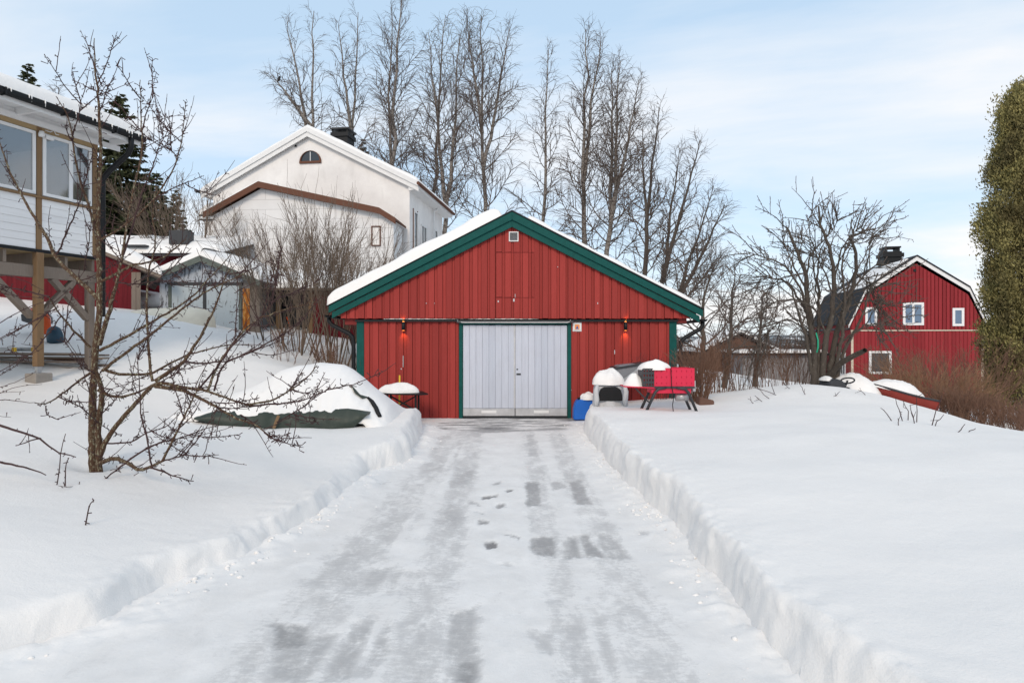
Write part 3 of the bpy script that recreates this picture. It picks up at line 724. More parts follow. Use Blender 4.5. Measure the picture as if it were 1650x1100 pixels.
# ------------------------------------------------------------------ frames
def frame(o, ax, ay):
    """local (a,b,c) -> world with a along ax, b along ay, c up"""
    o = Vector(o); ax = Vector((*ax, 0)).normalized(); ay = Vector((*ay, 0)).normalized()
    return lambda p: o + ax*p[0] + ay*p[1] + vec(0, 0, p[2])
def loc_poly(fr, pts): return [fr(Vector(p)) for p in pts]
def window(parent, fr, x0, x1, z0, z1, y, frame_mat, glass_mat, fw=.07, mull=(), depth=.06, name='window', out=-1):
    """a window on the local wall plane y: frame > sash bars > panes (out=-1: faces -y)"""
    m = MB(); ya, yb = (y-depth, y-.003) if out < 0 else (y+.003, y+depth)
    m.box((x0, ya, z0), (x0+fw, yb, z1), fr); m.box((x1-fw, ya, z0), (x1, yb, z1), fr)
    m.box((x0+fw, ya, z0), (x1-fw, yb, z0+fw), fr); m.box((x0+fw, ya, z1-fw), (x1-fw, yb, z1), fr)
    for t in mull:
        xm = x0+(x1-x0)*t; m.box((xm-fw*.45, ya+.006, z0+fw), (xm+fw*.45, yb-.004, z1-fw), fr)
    f = m.build(name, frame_mat, parent)
    yc = (y-.012) if out < 0 else (y+.012)
    MB().box((x0+fw*.8, min(yc, y+.002*out), z0+fw*.8), (x1-fw*.8, max(yc, y+.002*out), z1-fw*.8), fr).build('pane', glass_mat, f)
    return f

# ------------------------------------------------------------------ white house on the slope
wo = (-4.62, 28.0, 0)
th = R(8); gdir = (-math.cos(th), math.sin(th)); sdir = (math.sin(th), math.cos(th))
F = frame(wo, gdir, sdir)              # a: along the gable to the left, b: into depth
wh = thing('white_house', 'white plastered house with snowy gable roof, black chimney and half round attic window', 'house', (-9, 29, 4))
GW, GD = 9.6, 5.9; ZA = 11.55; SP = .51
wz = lambda a: ZA-.30-SP*abs(a-GW/2)
MB().prism([(0, 0, 3), (GW, 0, 3), (GW, 0, wz(GW)), (GW/2, 0, wz(GW/2)), (0, 0, wz(0))], (0, GD, 0), F).build('wall', M['plaster'], wh)
for s in (-1, 1):
    ae = GW/2+s*(GW/2+.48); rz = lambda a: ZA-SP*abs(a-GW/2)
    # white bargeboard in two steps
    for k, (z0, z1, b0, b1) in enumerate(((-.22, .0, -.27, -.22), (-.43, -.19, -.216, -.17))):
        MB().prism([(GW/2, b0, ZA+z0), (GW/2, b0, ZA+z1), (ae, b0, rz(ae)+z1), (ae, b0, rz(ae)+z0)], (0, b1-b0, 0), F).build('bargeboard', M['white'], wh)
    MB().prism([(GW/2, -.215, ZA-.02), (GW/2, -.215, ZA-.12), (ae, -.215, rz(ae)-.12), (ae, -.215, rz(ae)-.02)], (0, GD+.65, 0), F).build('roof', M['white'], wh)
    # boxed eave
    ai = 0 if s < 0 else GW
    MB().prism([(ai, -.165, rz(ai)-.15), (ai, -.165, rz(ai)-.62), (ae, -.165, rz(ae)-.30), (ae, -.165, rz(ae)-.13)], (0, GD+.55, 0), F).build('eave_box', M['white'], wh)
    MB().tube([F(Vector((ae-s*-.05, -.45, rz(ae)-.12))), F(Vector((ae-s*-.05, GD+.5, rz(ae)-.12)))], .075, 8).build('gutter', M['brown_timber'] if s < 0 else M['black'], wh)
    p = [F(Vector(q)) for q in ((ae, -.26, rz(ae)+.0), (GW/2, -.26, ZA+.0), (ae, GD+.4, rz(ae)+.0))]
    snow_slab('snow_cover', p[0], p[1], p[2], .16, .25, wh, 40, 30, seed=11+s, lump=.3, edges4=(1, 0, 1, 1))
# half round window
def half(a, r, z, n=14): return [(a+r*math.cos(t), z+r*1.0*math.sin(t)) for t in np.linspace(0, math.pi, n)]
hw = MB(); cA, cZ, Rr = 4.72, 9.98, .53
o_ = half(cA, Rr, cZ); i_ = half(cA, Rr-.075, cZ+.06)
for k in range(len(o_)-1):
    hw.prism([(o_[k][0], -.07, o_[k][1]), (o_[k+1][0], -.07, o_[k+1][1]), (i_[k+1][0], -.07, max(i_[k+1][1], cZ)), (i_[k][0], -.07, max(i_[k][1], cZ))], (0, .068, 0), F)
hw.box((cA-Rr, -.071, cZ-.05), (cA+Rr, -.002, cZ+.05), F)
hwo = hw.build('attic_window', M['brown_timber'], wh)
MB().prism([(q[0], -.02, max(q[1], cZ+.04)) for q in half(cA, Rr-.05, cZ+.05)], (0, .015, 0), F).build('pane', M['glass'], hwo)
MB().box((cA-.016, -.05, cZ+.051), (cA+.016, -.021, cZ+.47), F).build('glazing_bar', M['white'], hwo)
MB().box((cA+.68, -.05, 10.72), (cA+.76, -.002, 10.80), F).build('wall_vent', M['black'], wh)
# chimney
cA, cB = 4.25, 2.6; c = MB()
ch = MB().box((cA-.40, cB-.45, 10.6), (cA+.40, cB+.45, 12.0), F).build('chimney', M['black'], wh)
MB().box((cA-.46, cB-.51, 11.86), (cA+.46, cB+.51, 12.06), F).build('chimney_collar', M['black'], ch)
for i in (-1, 1):
    for j in (-1, 1): MB().box((cA+i*.38-.03, cB+j*.42-.03, 12.06), (cA+i*.38+.03, cB+j*.42+.03, 12.22), F).build('cap_post', M['black'], ch)
MB().box((cA-.48, cB-.53, 12.22), (cA+.48, cB+.53, 12.29), F).build('chimney_cap', M['dark_grey'], ch)
# side wall facing the garage: windows, balcony rail, pipe
S = frame(F(Vector((0, 0, 0))), sdir, gdir)        # a: along the side wall, b: into the house; out is -b
for a0, a1, z0, z1, mu in ((.55, 1.15, 6.0, 7.75, ()), (1.75, 2.65, 5.0, 7.35, (.5,)), (4.2, 4.75, 6.3, 7.55, ())):
    window(wh, S, a0, a1, z0, z1, 0, M['white'], M['glass'], .08, mu)
for a0, a1, z0, z1 in ((.48, .553, 5.95, 7.83), (1.15, 1.22, 5.95, 7.83)):
    MB().box((a0, -.03, z0), (a1, -.002, z1), S).build('window_trim', M['brown_timber'], wh)
bp = MB().box((.35, -.55, 5.82), (5.2, -.02, 5.98), S).build('balcony', M['post_timber'], wh)
MB().box((.30, -.60, 6.04), (5.25, -.54, 6.10), S).build('balcony_rail', M['galv'], bp)
MB().tube([S(Vector(q)) for q in ((4.0, -.45, 8.7), (3.75, -.12, 8.35), (3.75, -.08, 4.5))], .04, 8).build('downpipe', M['white'], wh, True)
# lower block built on in front, brown bargeboards, lopsided gable
A = frame((-4.55, 26.2, 0), (-1, .06), (.06, 1))
an = MB(); prof = [(.30, 6.88), (1.0, 7.32), (6.2, 8.50), (8.62, 7.23)]
an.prism([(.45, 0, 2.5), (8.35, 0, 2.5), (8.35, 0, 7.12), (6.2, 0, 8.26), (1.0, 0, 7.10), (.45, 0, 6.75)], (0, 1.5, 0), A)
an.build('annex_wall', M['blocks'], wh)
for i in range(3):
    (a0, z0), (a1, z1) = prof[i], prof[i+1]
    MB().prism([(a0, -.30, z0-.26), (a0, -.30, z0), (a1, -.30, z1), (a1, -.30, z1-.26)], (0, .05, 0), A).build('annex_bargeboard', M['brown_timber'], wh)
    MB().prism([(a0, -.245, z0-.10), (a0, -.245, z0-.005), (a1, -.245, z1-.005), (a1, -.245, z1-.10)], (0, 1.9, 0), A).build('annex_roof', M['brown_timber'], wh)
q = [A(Vector(t)) for t in ((8.62, -.3, 7.23), (6.2, -.3, 8.5), (8.62, 1.5, 7.23))]
snow_slab('snow_cover', q[0], q[1], q[2], .10, .3, wh, 30, 20, seed=31)
window(wh, A, 1.0, 1.40, 5.75, 6.6, 0, M['brown_timber'], M['plaster'], .045, ())
MB().box((8.25, -.12, 6.98), (8.9, -.02, 7.08), A).build('gutter_end', M['white'], wh)

# low porch roof beside the white house
pr = thing('side_porch', 'small dark-edged porch roof loaded with snow at left corner of white house', 'porch', (-14.6, 29.6, 4.5))
P_ = frame((-13.55, 29.6, 0), (-1, .14), (.14, 1))
MB().box((0, 0, 7.55), (1.5, 1.6, 7.78), P_).build('roof', M['black'], pr)
MB().box((.12, .12, 4.2), (1.3, 1.5, 7.55), P_).build('wall', M['plaster'], pr)
snow_slab('snow_cover', P_(Vector((1.5, -.03, 7.78))), P_(Vector((-.1, -.03, 7.78))), P_(Vector((1.5, 1.6, 7.78))), .75, .7, pr, 30, 30, seed=40, lump=.3, edges4=(1, 0, 1, 1))

# ------------------------------------------------------------------ veranda of the near house, left edge
vd = (.32, .947); vn = (-.947, .32)             # along the facade away from the camera; into the house
corner = Vector((-8.04, 12.0, 0))
V = frame(corner, (-vd[0], -vd[1]), vn)          # a: from far corner towards the camera, b: into the house, out is -b
ve = thing('veranda_house', 'white panelled veranda raised on timber posts with icicled snowy roof and sliding windows', 'house', tuple(corner))
LEN = 7.5; FZ, SZ, TZ, EZ = 3.35, 4.31, 5.42, 5.64; DP = 3.2
m = MB()
r = random.Random(8); nb = 7
for (a0, a1) in ((.07, 1.02), (1.13, 7.3)):
    for i in range(nb):
        h = (SZ-.06-FZ)/nb; m.prism([(a0, -.016, FZ+i*h+.002), (a0, -.0, FZ+i*h+.002), (a0, -.0, FZ+(i+1)*h), (a0, -.006-r.uniform(0, .004), FZ+(i+1)*h)], (a1-a0, 0, 0), V)
m.build('wall_panel', M['siding'], ve)
MB().box((0, .002, FZ), (LEN, .06, SZ-.05), V).build('wall_core', M['white'], ve)
for a in (0, 1.03, 3.0): MB().box((a, -.03, FZ-.02), (a+.085, .07, EZ-.10), V).build('frame_post', M['post_timber'], ve)
MB().box((-.02, -.022, TZ+.01), (LEN, .07, TZ+.115), V).build('lintel', M['ply'], ve)
MB().box((.0, -.055, SZ-.055), (LEN, .05, SZ-.02), V).build('sill', M['post_timber'], ve)
MB().box((-.03, -.04, FZ-.06), (LEN, .02, FZ-.005), V).build('base_flashing', M['black'], ve)
# aluminium sliding windows
for a0, a1 in ((.10, .52), (.50, 1.02), (1.125, 2.12), (2.16, 3.0), (3.1, 4.4)):
    f = MB(); y0 = -.02 if a0 != .50 else -.045; w_ = .055
    f.box((a0, y0, SZ), (a0+w_, y0+.04, TZ), V); f.box((a1-w_, y0, SZ), (a1, y0+.04, TZ), V)
    f.box((a0+w_, y0, SZ), (a1-w_, y0+.04, SZ+w_), V); f.box((a0+w_, y0, TZ-w_), (a1-w_, y0+.04, TZ), V)
    fo = f.build('window', M['white'], ve)
    MB().box((a0+w_, y0+.016, SZ+w_), (a1-w_, y0+.022, TZ-w_), V).build('pane', M['clear_glass'], fo)
# room behind: back wall with white doors, ceiling, floor, open-glazed far end
MB().box((.0, DP, FZ), (LEN, DP+.1, EZ+.05), V).build('back_wall', M['room'], ve)
MB().box((.0, .07, EZ-.08), (LEN, DP, EZ-.04), V).build('ceiling', M['room'], ve)
MB().box((.0, .0, FZ-.02), (LEN, DP, FZ+.03), V).build('floor', M['plank'], ve)
for a in (1.0, 2.2, 3.6): MB().box((a, DP-.06, FZ+.03), (a+.9, DP-.002, EZ-.5), V).build('inner_door', M['white'], ve, bevel=.01)
e = MB()
e.box((.062, .10, SZ-.1), (.07, DP, TZ), V); e.box((-.0, .07, FZ), (.06, DP, SZ-.1), V); e.box((0, .07, TZ), (.06, DP, EZ+.05), V)
for b_ in (1.1, 2.2, DP-.08): e.box((0, b_, SZ-.1), (.06, b_+.07, TZ), V)
e.build('end_wall', M['white'], ve)
# eave: soffit, rafters, fascia, gutter, dark roof edge, snow, icicles
OV = .62
MB().box((-.45, -OV+.02, EZ+.06), (LEN, .06, EZ+.085), V).build('soffit', M['white'], ve)
for i in range(9): MB().box((-.30+i*.86, -OV+.05, EZ-.055), (-.245+i*.86, -.03, EZ+.058), V).build('rafter_tail', M['white'], ve)
MB().box((-.45, -.07, EZ-.13), (LEN, -.03, EZ-.03), V).build('wall_plate', M['white'], ve)
MB().box((-.02, -.028, EZ-.098), (LEN, .05, EZ+.058), V).build('frieze', M['white'], ve)
MB().box((-.45, -OV, EZ-.07), (LEN, -OV+.03, EZ+.085), V).build('fascia', M['white'], ve)
pr_ = [(t, -OV-.065+.062*math.cos(a), EZ+.05+.062*math.sin(a)) for t in (0,) for a in np.linspace(math.pi, 2*math.pi, 9)]
gt = MB(); gt.prism([(-.47, q[1], q[2]) for q in pr_]+[(-.47, -OV-.065+.05*math.cos(a), EZ+.05+.05*math.sin(a)) for a in np.linspace(2*math.pi, math.pi, 9)], (LEN, 0, 0), V)
gto = gt.build('gutter', M['black'], ve)
for i in range(7): MB().box((.15+i*.95, -OV-.135, EZ-.02), (.175+i*.95, -OV, EZ+.10), V).build('gutter_bracket', M['black'], gto)
PT = math.tan(R(20))
rz = lambda b: EZ+.055+(b+OV+.10)*PT
MB().prism([(-.62, -OV-.10, rz(-OV-.10)), (-.62, -OV-.10, rz(-OV-.10)+.05), (-.62, 2.2, rz(2.2)+.05), (-.62, 2.2, rz(2.2))], (LEN+.5, 0, 0), V).build('roof', M['black'], ve)
MB().prism([(-.62, 2.2, rz(2.2)), (-.62, 2.2, rz(2.2)+.05), (-.62, 5.2, rz(2.2)-3*PT+.05), (-.62, 5.2, rz(2.2)-3*PT)], (LEN+.5, 0, 0), V).build('roof', M['black'], ve)
q = [V(Vector(t)) for t in ((-.66, -OV-.07, rz(-OV-.1)+.052), (LEN, -OV-.07, rz(-OV-.1)+.052), (-.66, 2.2, rz(2.2)+.052))]
snow_slab('snow_cover', q[0], q[1], q[2], .20, .14, ve, 150, 50, seed=50, lump=.22, edges4=(1, 1, 1, 0))
ic = MB(); r = random.Random(5)
for i in range(46):
    a = r.uniform(-.5, 6.5); L = r.uniform(.02, .13); p = V(Vector((a, -OV-.105-r.uniform(0, .02), rz(-OV-.1)+.06)))
    ic.tube([p, p-vec(0, 0, L*.6), p-vec(0, 0, L)], [.012, .007, .001], 6)
io = ic.build('icicles', M['roof_snow'], ve, True); io['kind'] = 'stuff'
MB().tube([V(Vector(t)) for t in ((-.18, -OV-.065, EZ+.0), (-.18, -OV-.065, EZ-.18), (-.20, -OV+.04, EZ-.30), (-.10, -.22, EZ-.62), (-.06, -.10, EZ-.78), (-.06, -.09, EZ-.95), (-.06, -.09, 2.2))], .05, 12).build('downpipe', M['black'], ve, True)
MB().tube([V(Vector(t)) for t in ((.98, -.035, TZ+.06), (.90, -.05, TZ+.05), (.84, -.05, TZ+.10), (.80, -.05, TZ+.04), (.74, -.04, TZ+.05))], .008, 6).build('cable', M['white'], ve, True)
cm = MB().lathe(V(Vector((1.07, -.08, TZ-.04))), [(.045, -.05), (.05, 0), (.035, .05)], 12).build('floodlight', M['white'], ve, True)
MB().box((.86, -.10, TZ-.10), (1.0, -.04, TZ-.03), V).build('floodlight_head', M['white'], ve, bevel=.01)
# underside: joists on a cross beam, posts with braces
for i in range(13): MB().box((.02+i*.52, .02, FZ-.28), (.07+i*.52, DP, FZ-.065), V).build('joist', M['grey_timber'], ve)
MB().box((0, .0, FZ-.063), (LEN, DP, FZ-.022), V).build('subfloor', M['ply'], ve)
bz = FZ-.285
MB().box((-.03, .03, bz-.21), (LEN, .16, bz), V).build('beam', M['grey_timber'], ve)
def vpost(a, b, zb, mat='post_timber', top=None, nm='support_post'):
    p = V(Vector((a, b, 0))); z0 = zb if zb is not None else gz(p.x, p.y)-.3
    return MB().box((a-.062, b-.062, z0), (a+.062, b+.062, top or bz-.21), V).build(nm, M[mat], ve, bevel=.006)
A1, A2 = 1.075, .06
vpost(A1, .0, 1.28, top=FZ-.06); vpost(A2, .095, None, 'grey_timber')
vpost(A1+2.3, .095, None); vpost(A1+1.2, 2.6, None, 'post_timber'); vpost(.3, 2.9, None, 'grey_timber'); vpost(3.3, 2.9, None, 'grey_timber')
for a, s in ((A1, 1), (A1, -1), (A2, 1), (A1+2.3, -1)):
    L = .72
    MB().beam(V(Vector((a+s*.05, .095, bz-.21-.70))), V(Vector((a+s*L, .095, bz-.20))), .10, .12, up=(vn[0], vn[1], 0)).build('brace', M['grey_timber'], ve, bevel=.005)
pb = V(Vector((A1, .0, 0)))
MB().box((A1-.035, -.035, 1.14), (A1+.035, .035, 1.36), V).build('post_shoe', M['galv'], ve)
MB().box((A1-.16, -.14, .92), (A1+.14, .14, 1.16), V).build('footing', M['concrete'], ve, bevel=.012)

# ------------------------------------------------------------------ dark red shed under the veranda's far side
rs = thing('red_shed', 'dark red board shed with grey plank end and thick roof snow behind veranda', 'shed', (-14.2, 19.3, 2))
RSH = frame((-11.55, 19.3, 0), (-1, -.04), (-.62, 1))    # a: to the left from the right eave
rb = MB()
ridge = 3.6
zt = lambda a: 3.92+a*.42 if a < ridge else 3.92+ridge*.42-(a-ridge)*.42
MB().prism([(.0, 0, 1.8), (6.4, 0, 1.8), (6.4, 0, zt(6.4)), (ridge, 0, zt(ridge)), (0, 0, zt(0))], (0, 4.5, 0), RSH).build('wall', M['old_red'], rs)
bd = MB(); r = random.Random(3); a = .28
while a < 6.3:
    w_ = r.uniform(.11, .17); bd.prism([(a, -.022-r.uniform(0, .006), 1.9), (a+w_, -.022, 1.9), (a+w_, -.022, zt(a+w_)-.02), (a, -.022, zt(a)-.02)], (0, .021, 0), RSH); a += w_+.006
bd.build('board_cladding', M['old_red'], rs)
gp_ = MB()
for i in range(2): gp_.box((.0+i*.145, -.03, 2.2), (.135+i*.145, -.001, zt(0)-.05), RSH)
gp_.build('grey_planks', M['grey_timber'], rs)
MB().box((4.55, -.04, 2.0), (4.85, -.023, 3.5), RSH).build('dark_panel', M['dark_grey'], rs)
for a0, a1 in ((-.62, ridge), (ridge, 7.0)):
    MB().prism([(a0, -.28, zt(a0)), (a0, -.28, zt(a0)+.09), (a1, -.28, zt(a1)+.09), (a1, -.28, zt(a1))], (0, 5.1, 0), RSH).build('roof', M['grey_timber'], rs)
q = [RSH(Vector(t)) for t in ((-.66, -.30, zt(-.62)+.09), (ridge, -.30, zt(ridge)+.09), (-.66, 4.8, zt(-.62)+.09))]
snow_slab('snow_cover', q[0], q[1], q[2], .42, .5, rs, 40, 40, seed=61, lump=.2, edges4=(1, 0, 1, 1))
# tall snow-laden shed roofs stepping up behind it
ob = thing('back_outbuilding', 'low outbuilding with a broad snow-covered roof between red shed and white house', 'shed', (-13.5, 24.5, 3))
O_ = frame((-11.4, 23.6, 0), (-1, 0), (0, 1))
MB().box((0, .3, 2.6), (6.2, 3.2, 5.0), O_).build('wall', M['old_red'], ob)
MB().prism([(-.3, -.1, 4.95), (-.3, -.1, 5.06), (-.3, 3.6, 6.06), (-.3, 3.6, 5.95)], (6.8, 0, 0), O_).build('roof', M['dark_grey'], ob)
q = [O_(Vector(t)) for t in ((-.35, -.15, 5.06), (6.5, -.15, 5.06), (-.35, 3.6, 6.06))]
snow_slab('snow_cover', q[0], q[1], q[2], .35, .6, ob, 40, 30, seed=63, lump=.25)
MB().box((.95, .0, 5.42), (1.65, .5, 5.95), O_).build('roof_hatch', M['dark_grey'], ob)
MB().box((2.4, -.25, 5.30), (3.3, .0, 5.36), O_).build('roof_edge', M['dark_grey'], ob)

# ------------------------------------------------------------------ peeling pale shed with double doors
ps = thing('weathered_shed', 'small shed of peeling pale blue boards with grey double doors, its right edge rusty', 'shed', (-10.0, 20, 2.1))
PS = frame((-8.42, 20.0, 0), (-1, .0), (.10, 1))       # a to the left
W_ = 2.92; pz = lambda a: 4.42-.42*abs(a-1.47)
MB().prism([(0, 0, 1.7), (W_, 0, 1.7), (W_, 0, pz(W_)), (1.47, 0, pz(1.47)), (0, 0, pz(0))], (0, 3.4, 0), PS).build('wall', M['grey_wall'], ps)
bd = MB(); a = .26; r = random.Random(4)
while a < W_-.03:
    w_ = min(r.uniform(.10, .13), W_-a); lowz = 3.62 if .40 < a+w_/2 < 2.62 else 1.9
    bd.prism([(a, -.022, lowz), (a+w_, -.022, lowz), (a+w_, -.022, pz(a+w_)-.05), (a, -.022, pz(a)-.05)], (0, .02, 0), PS); a += w_+.005
bd.build('board_cladding', M['shed_board'], ps)
MB().box((.02, -.03, 1.75), (.245, -.003, 3.42), PS).build('rusty_sheet', M['rust'], ps)
MB().box((-.30, -.026, 1.75), (.015, .05, 3.55), PS).build('corner_planks', M['grey_timber'], ps)
for k, (a0, a1) in enumerate(((.36, 1.42), (1.50, 2.52))):
    MB().box((a0, -.045, 1.8), (a1, -.004, 3.52), PS).build('door', M['shed_door'], ps, bevel=.004)
MB().box((1.40, -.055, 1.8), (1.51, -.046, 3.52), PS).build('door_meeting_post', M['dark_grey'], ps)
for a0, a1 in ((.27, .355), (2.525, 2.62)): MB().box((a0, -.06, 1.8), (a1, -.003, 3.53), PS).build('door_frame', M['grey_green'], ps)
MB().box((.25, -.065, 3.535), (2.66, -.003, 3.62), PS).build('door_lintel', M['dark_grey'], ps)
for s, ae in ((-1, -.45), (1, 3.42)):
    MB().prism([(1.47, -.30, 4.42-.17), (1.47, -.30, 4.45), (ae, -.30, pz(ae)+.03), (ae, -.30, pz(ae)-.14)], (0, .04, 0), PS).build('bargeboard', M['grey_green'], ps)
    MB().prism([(1.47, -.255, 4.40), (1.47, -.255, 4.455), (ae, -.255, pz(ae)+.035), (ae, -.255, pz(ae)-.02)], (0, 4, 0), PS).build('roof', M['dark_grey'], ps)
    q = [PS(Vector(t)) for t in ((ae, -.26, pz(ae)+.035), (1.47, -.26, 4.455), (ae, 3.8, pz(ae)+.035))]
    snow_slab('snow_cover', q[0], q[1], q[2], .30 if s > 0 else .26, .35, ps, 40, 40, seed=70+s, lump=.25, edges4=(1, 0, 1, 0))

# long low red shed with open bay, behind the lilac
ls = thing('open_shed', 'long low shed with open bay, red plank door and snow-covered roof behind the tall bush', 'shed', (-5.8, 21, 1.8))
LS = frame((-8.3, 21.0, 0), (1, 0), (0, 1))
MB().box((0, .8, 1.4), (5.8, 2.6, 3.55), LS).build('wall', M['dark_grey'], ls)
bd = MB(); a = 1.62; r = random.Random(12)
while a < 5.6:
    w_ = r.uniform(.11, .15); bd.box((a, -.02, 1.4), (a+w_, .0, 3.42), LS); a += w_+.006
bd.build('red_door', M['old_red'], ls)
MB().box((1.55, .002, 1.4), (5.7, .06, 3.42), LS).build('door_backing', M['red_panel'], ls)
for a in (.32, 1.42): MB().box((a, -.03, 1.4), (a+.14, .10, 3.42), LS).build('post', M['post_timber'], ls)
MB().prism([(-.2, -.35, 3.42), (-.2, -.35, 3.50), (-.2, 2.9, 4.2), (-.2, 2.9, 4.12)], (6.6, 0, 0), LS).build('roof', M['grey_timber'], ls)
q = [LS(Vector(t)) for t in ((-.25, -.38, 3.50), (6.45, -.38, 3.50), (-.25, 2.9, 4.2))]
snow_slab('snow_cover', q[0], q[1], q[2], .28, .35, ls, 50, 30, seed=80, lump=.3)
for i, (a, t, mt_) in enumerate(((.62, .25, 'grey_timber'), (.85, .35, 'plank'), (1.05, .2, 'grey_timber'))):
    p0 = LS(Vector((a, .15, 1.5))); tag(at_base(MB().beam(p0, p0+vec(-t, .4, 1.35), .10, .03).build('leaning_plank', M[mt_]), tuple(p0)),
        ('grey plank leaning inside the open shed, beside its left post', 'brown old plank leaning midway in the open shed bay', 'grey plank leaning in the shed bay, nearest the red door')[i], 'plank', 'planks leaning in the open shed')
p0 = LS(Vector((.80, .0, 2.2))); tag(at_base(MB().beam(p0, p0+vec(-.12, .0, .35), .06, .02).build('red_strip', M['orange']), tuple(p0)), 'short orange-red strip leaning in front of the dark open bay', 'strip')

# cream hull half buried in front of the pale shed
cr = thing('cream_hull', 'cream coloured upturned hull half buried in snow before the pale shed', 'boat', (-11.1, 18.6, 2.2))
n1, n2 = 26, 12; Vv = []
for i in range(n1):
    t = i/(n1-1); a = -1.28+2.62*t
    end = max(0, 1-abs(2*t-1)**5)**.5
    for j in range(n2):
        w_ = math.pi*j/(n2-1); Vv.append((-10.30+a*1.0, 18.6+.55*math.cos(w_)*(.35+.65*end), 1.95+(.40+.40*end)*math.sin(w_)**.45*(.92+.10*t)))
ix = np.arange(n1*n2).reshape(n1, n2)
Fq = np.stack([ix[:-1, :-1], ix[1:, :-1], ix[1:, 1:], ix[:-1, 1:]], -1).reshape(-1, 4).tolist()
hb = MB(); hb.add(Vv, Fq); hb.f.append(tuple(ix[0].tolist())); hb.f.append(tuple(ix[-1].tolist()[::-1]))
hb.build('hull', M['cream'], cr, True)

# ------------------------------------------------------------------ red gambrel house, right
go = (21.3, 39.0, 0); gf = (math.cos(R(10)), -math.sin(R(10))); gb = (math.sin(R(10)), math.cos(R(10)))
G = frame(go, gf, gb)
gh = thing('gambrel_house', 'red two-storey house with white-edged gambrel gable, dark roof and black chimney', 'house', (25, 39, -1.6))
GWD = 7.45; pts = [(-.18, 2.55), (.80, 4.75), (GWD/2, 6.72), (GWD-.80, 4.75), (GWD+.18, 2.55)]
MB().prism([(0, 0, -2.5), (GWD, 0, -2.5), (GWD, 0, 2.75), (GWD-.85, 0, 4.60), (GWD/2, 0, 6.52), (.85, 0, 4.60), (0, 0, 2.75)], (0, 7.6, 0), G).build('wall', M['far_red'], gh)
def gtop(a):
    P = [(0, 2.75), (.85, 4.60), (GWD/2, 6.52), (GWD-.85, 4.60), (GWD, 2.75)]
    return np.interp(a, [p[0] for p in P], [p[1] for p in P])
for z0, zf, off in ((-2.4, lambda a: 2.36, 0), (2.44, lambda a: gtop(a)-.03, .03)):
    bd = MB(); a = .14 if off == 0 else .04
    while a < GWD-.16:
        w_ = .155; bd.prism([(a, -.026-off, z0), (a+w_, -.026-off, z0), (a+w_, -.026-off, zf(a+w_)), (a, -.026-off, zf(a))], (0, .024+off, 0), G); a += .215
    bd.build('board_cladding', M['far_red'], gh)
MB().box((-.02, -.075, 2.365), (GWD+.02, -.0, 2.435), G).build('belt_board', M['pale_trim'], gh)
for a in (0, GWD-.13): MB().box((a, -.05, -2.4), (a+.13, -.001, 2.36), G).build('corner_board', M['pale_trim'], gh)
for i in range(4):
    (a0, z0), (a1, z1) = pts[i], pts[i+1]
    MB().prism([(a0, -.14, z0-.02), (a0, -.14, z0+.24), (a1, -.14, z1+.24), (a1, -.14, z1-.02)], (0, .05, 0), G).build('bargeboard', M['white'], gh)
    MB().prism([(a0, -.20, z0+.245), (a0, -.20, z0+.33), (a1, -.20, z1+.33), (a1, -.20, z1+.245)], (0, 8.1, 0), G).build('roof', M['dark_felt'], gh)
q = [G(Vector(t)) for t in ((.85, .15, 5.12), (GWD/2-.35, .15, 6.85), (.85, 5.5, 5.12))]
snow_slab('snow_cover', q[0], q[1], q[2], .10, .3, gh, 30, 30, seed=90, lump=.5)
for a0, a1, z0, z1, mu, gm in ((2.95, 4.13, 2.72, 4.12, (.5,), 'blue_glass'), (.80, 1.48, 2.72, 3.85, (), 'blue_glass'), (5.72, 6.36, 2.66, 3.76, (), 'blue_glass'), (1.02, 2.32, -.30, 1.13, (), 'glass')):
    window(gh, G, a0, a1, z0, z1, -.056 if z0 > 2 else -.026, M['white'], M[gm], .14, mu, .05)
ch = MB().box((3.05, 3.0, 5.6), (4.15, 3.95, 7.72), G).build('chimney', M['black'], gh)
MB().box((2.95, 2.9, 7.35), (4.25, 4.05, 7.6), G).build('chimney_collar', M['black'], ch)
MB().box((3.10, 2.98, 7.95), (4.10, 3.98, 8.05), G).build('chimney_cap', M['black'], ch)
for i in (3.15, 3.95): MB().box((i, 3.05, 7.72), (i+.1, 3.9, 7.95), G).build('cap_post', M['black'], ch)
window(gh, frame(G(Vector((0, 0, 0))), gb, gf), .9, 1.9, -.5, 1.0, 0, M['white'], M['glass'], .12, (.5,), .05)
MB().tube([G(Vector((-.25, -.35, 2.5))), G(Vector((-.25, 8, 2.5)))], .07, 8).build('gutter', M['black'], gh)
MB().box((GWD/2-.18, -.09, 6.02), (GWD/2-.02, -.058, 6.18), G).build('wall_vent', M['black'], gh)

# small buildings beyond the hedge
bh = thing('brown_house', 'low brown gabled house with snow-edged roof beyond the hedge', 'house', (16, 46, -2))
B_ = frame((14.4, 46, 0), (1, 0), (0, 1))
MB().prism([(0, 0, -3), (5.0, 0, -3), (5.0, 0, .9), (2.45, 0, 2.2), (0, 0, .9)], (0, 6, 0), B_).build('wall', M['stucco_brown'], bh)
for ae, s in ((-.5, 0), (5.4, 1)):
    zt_ = 2.35-.50*abs(ae-2.45)
    MB().prism([(2.45, -.4, 2.28), (2.45, -.4, 2.42), (ae, -.4, zt_+.07), (ae, -.4, zt_-.07)], (0, 6.8, 0), B_).build('roof', M['dark_felt'], bh)
    snow_slab('snow_cover', B_(Vector((ae, -.42, zt_+.07))), B_(Vector((2.45, -.42, 2.42))), B_(Vector((ae, 6.2, zt_+.07))), .18, .15, bh, 30, 20, seed=95+s, lump=.5, edges4=(1, 0, 1, 1))
gg = thing('grey_garage', 'long low grey garage with thin snow along its flat roof beyond the hedge', 'garage', (19, 42, -2))
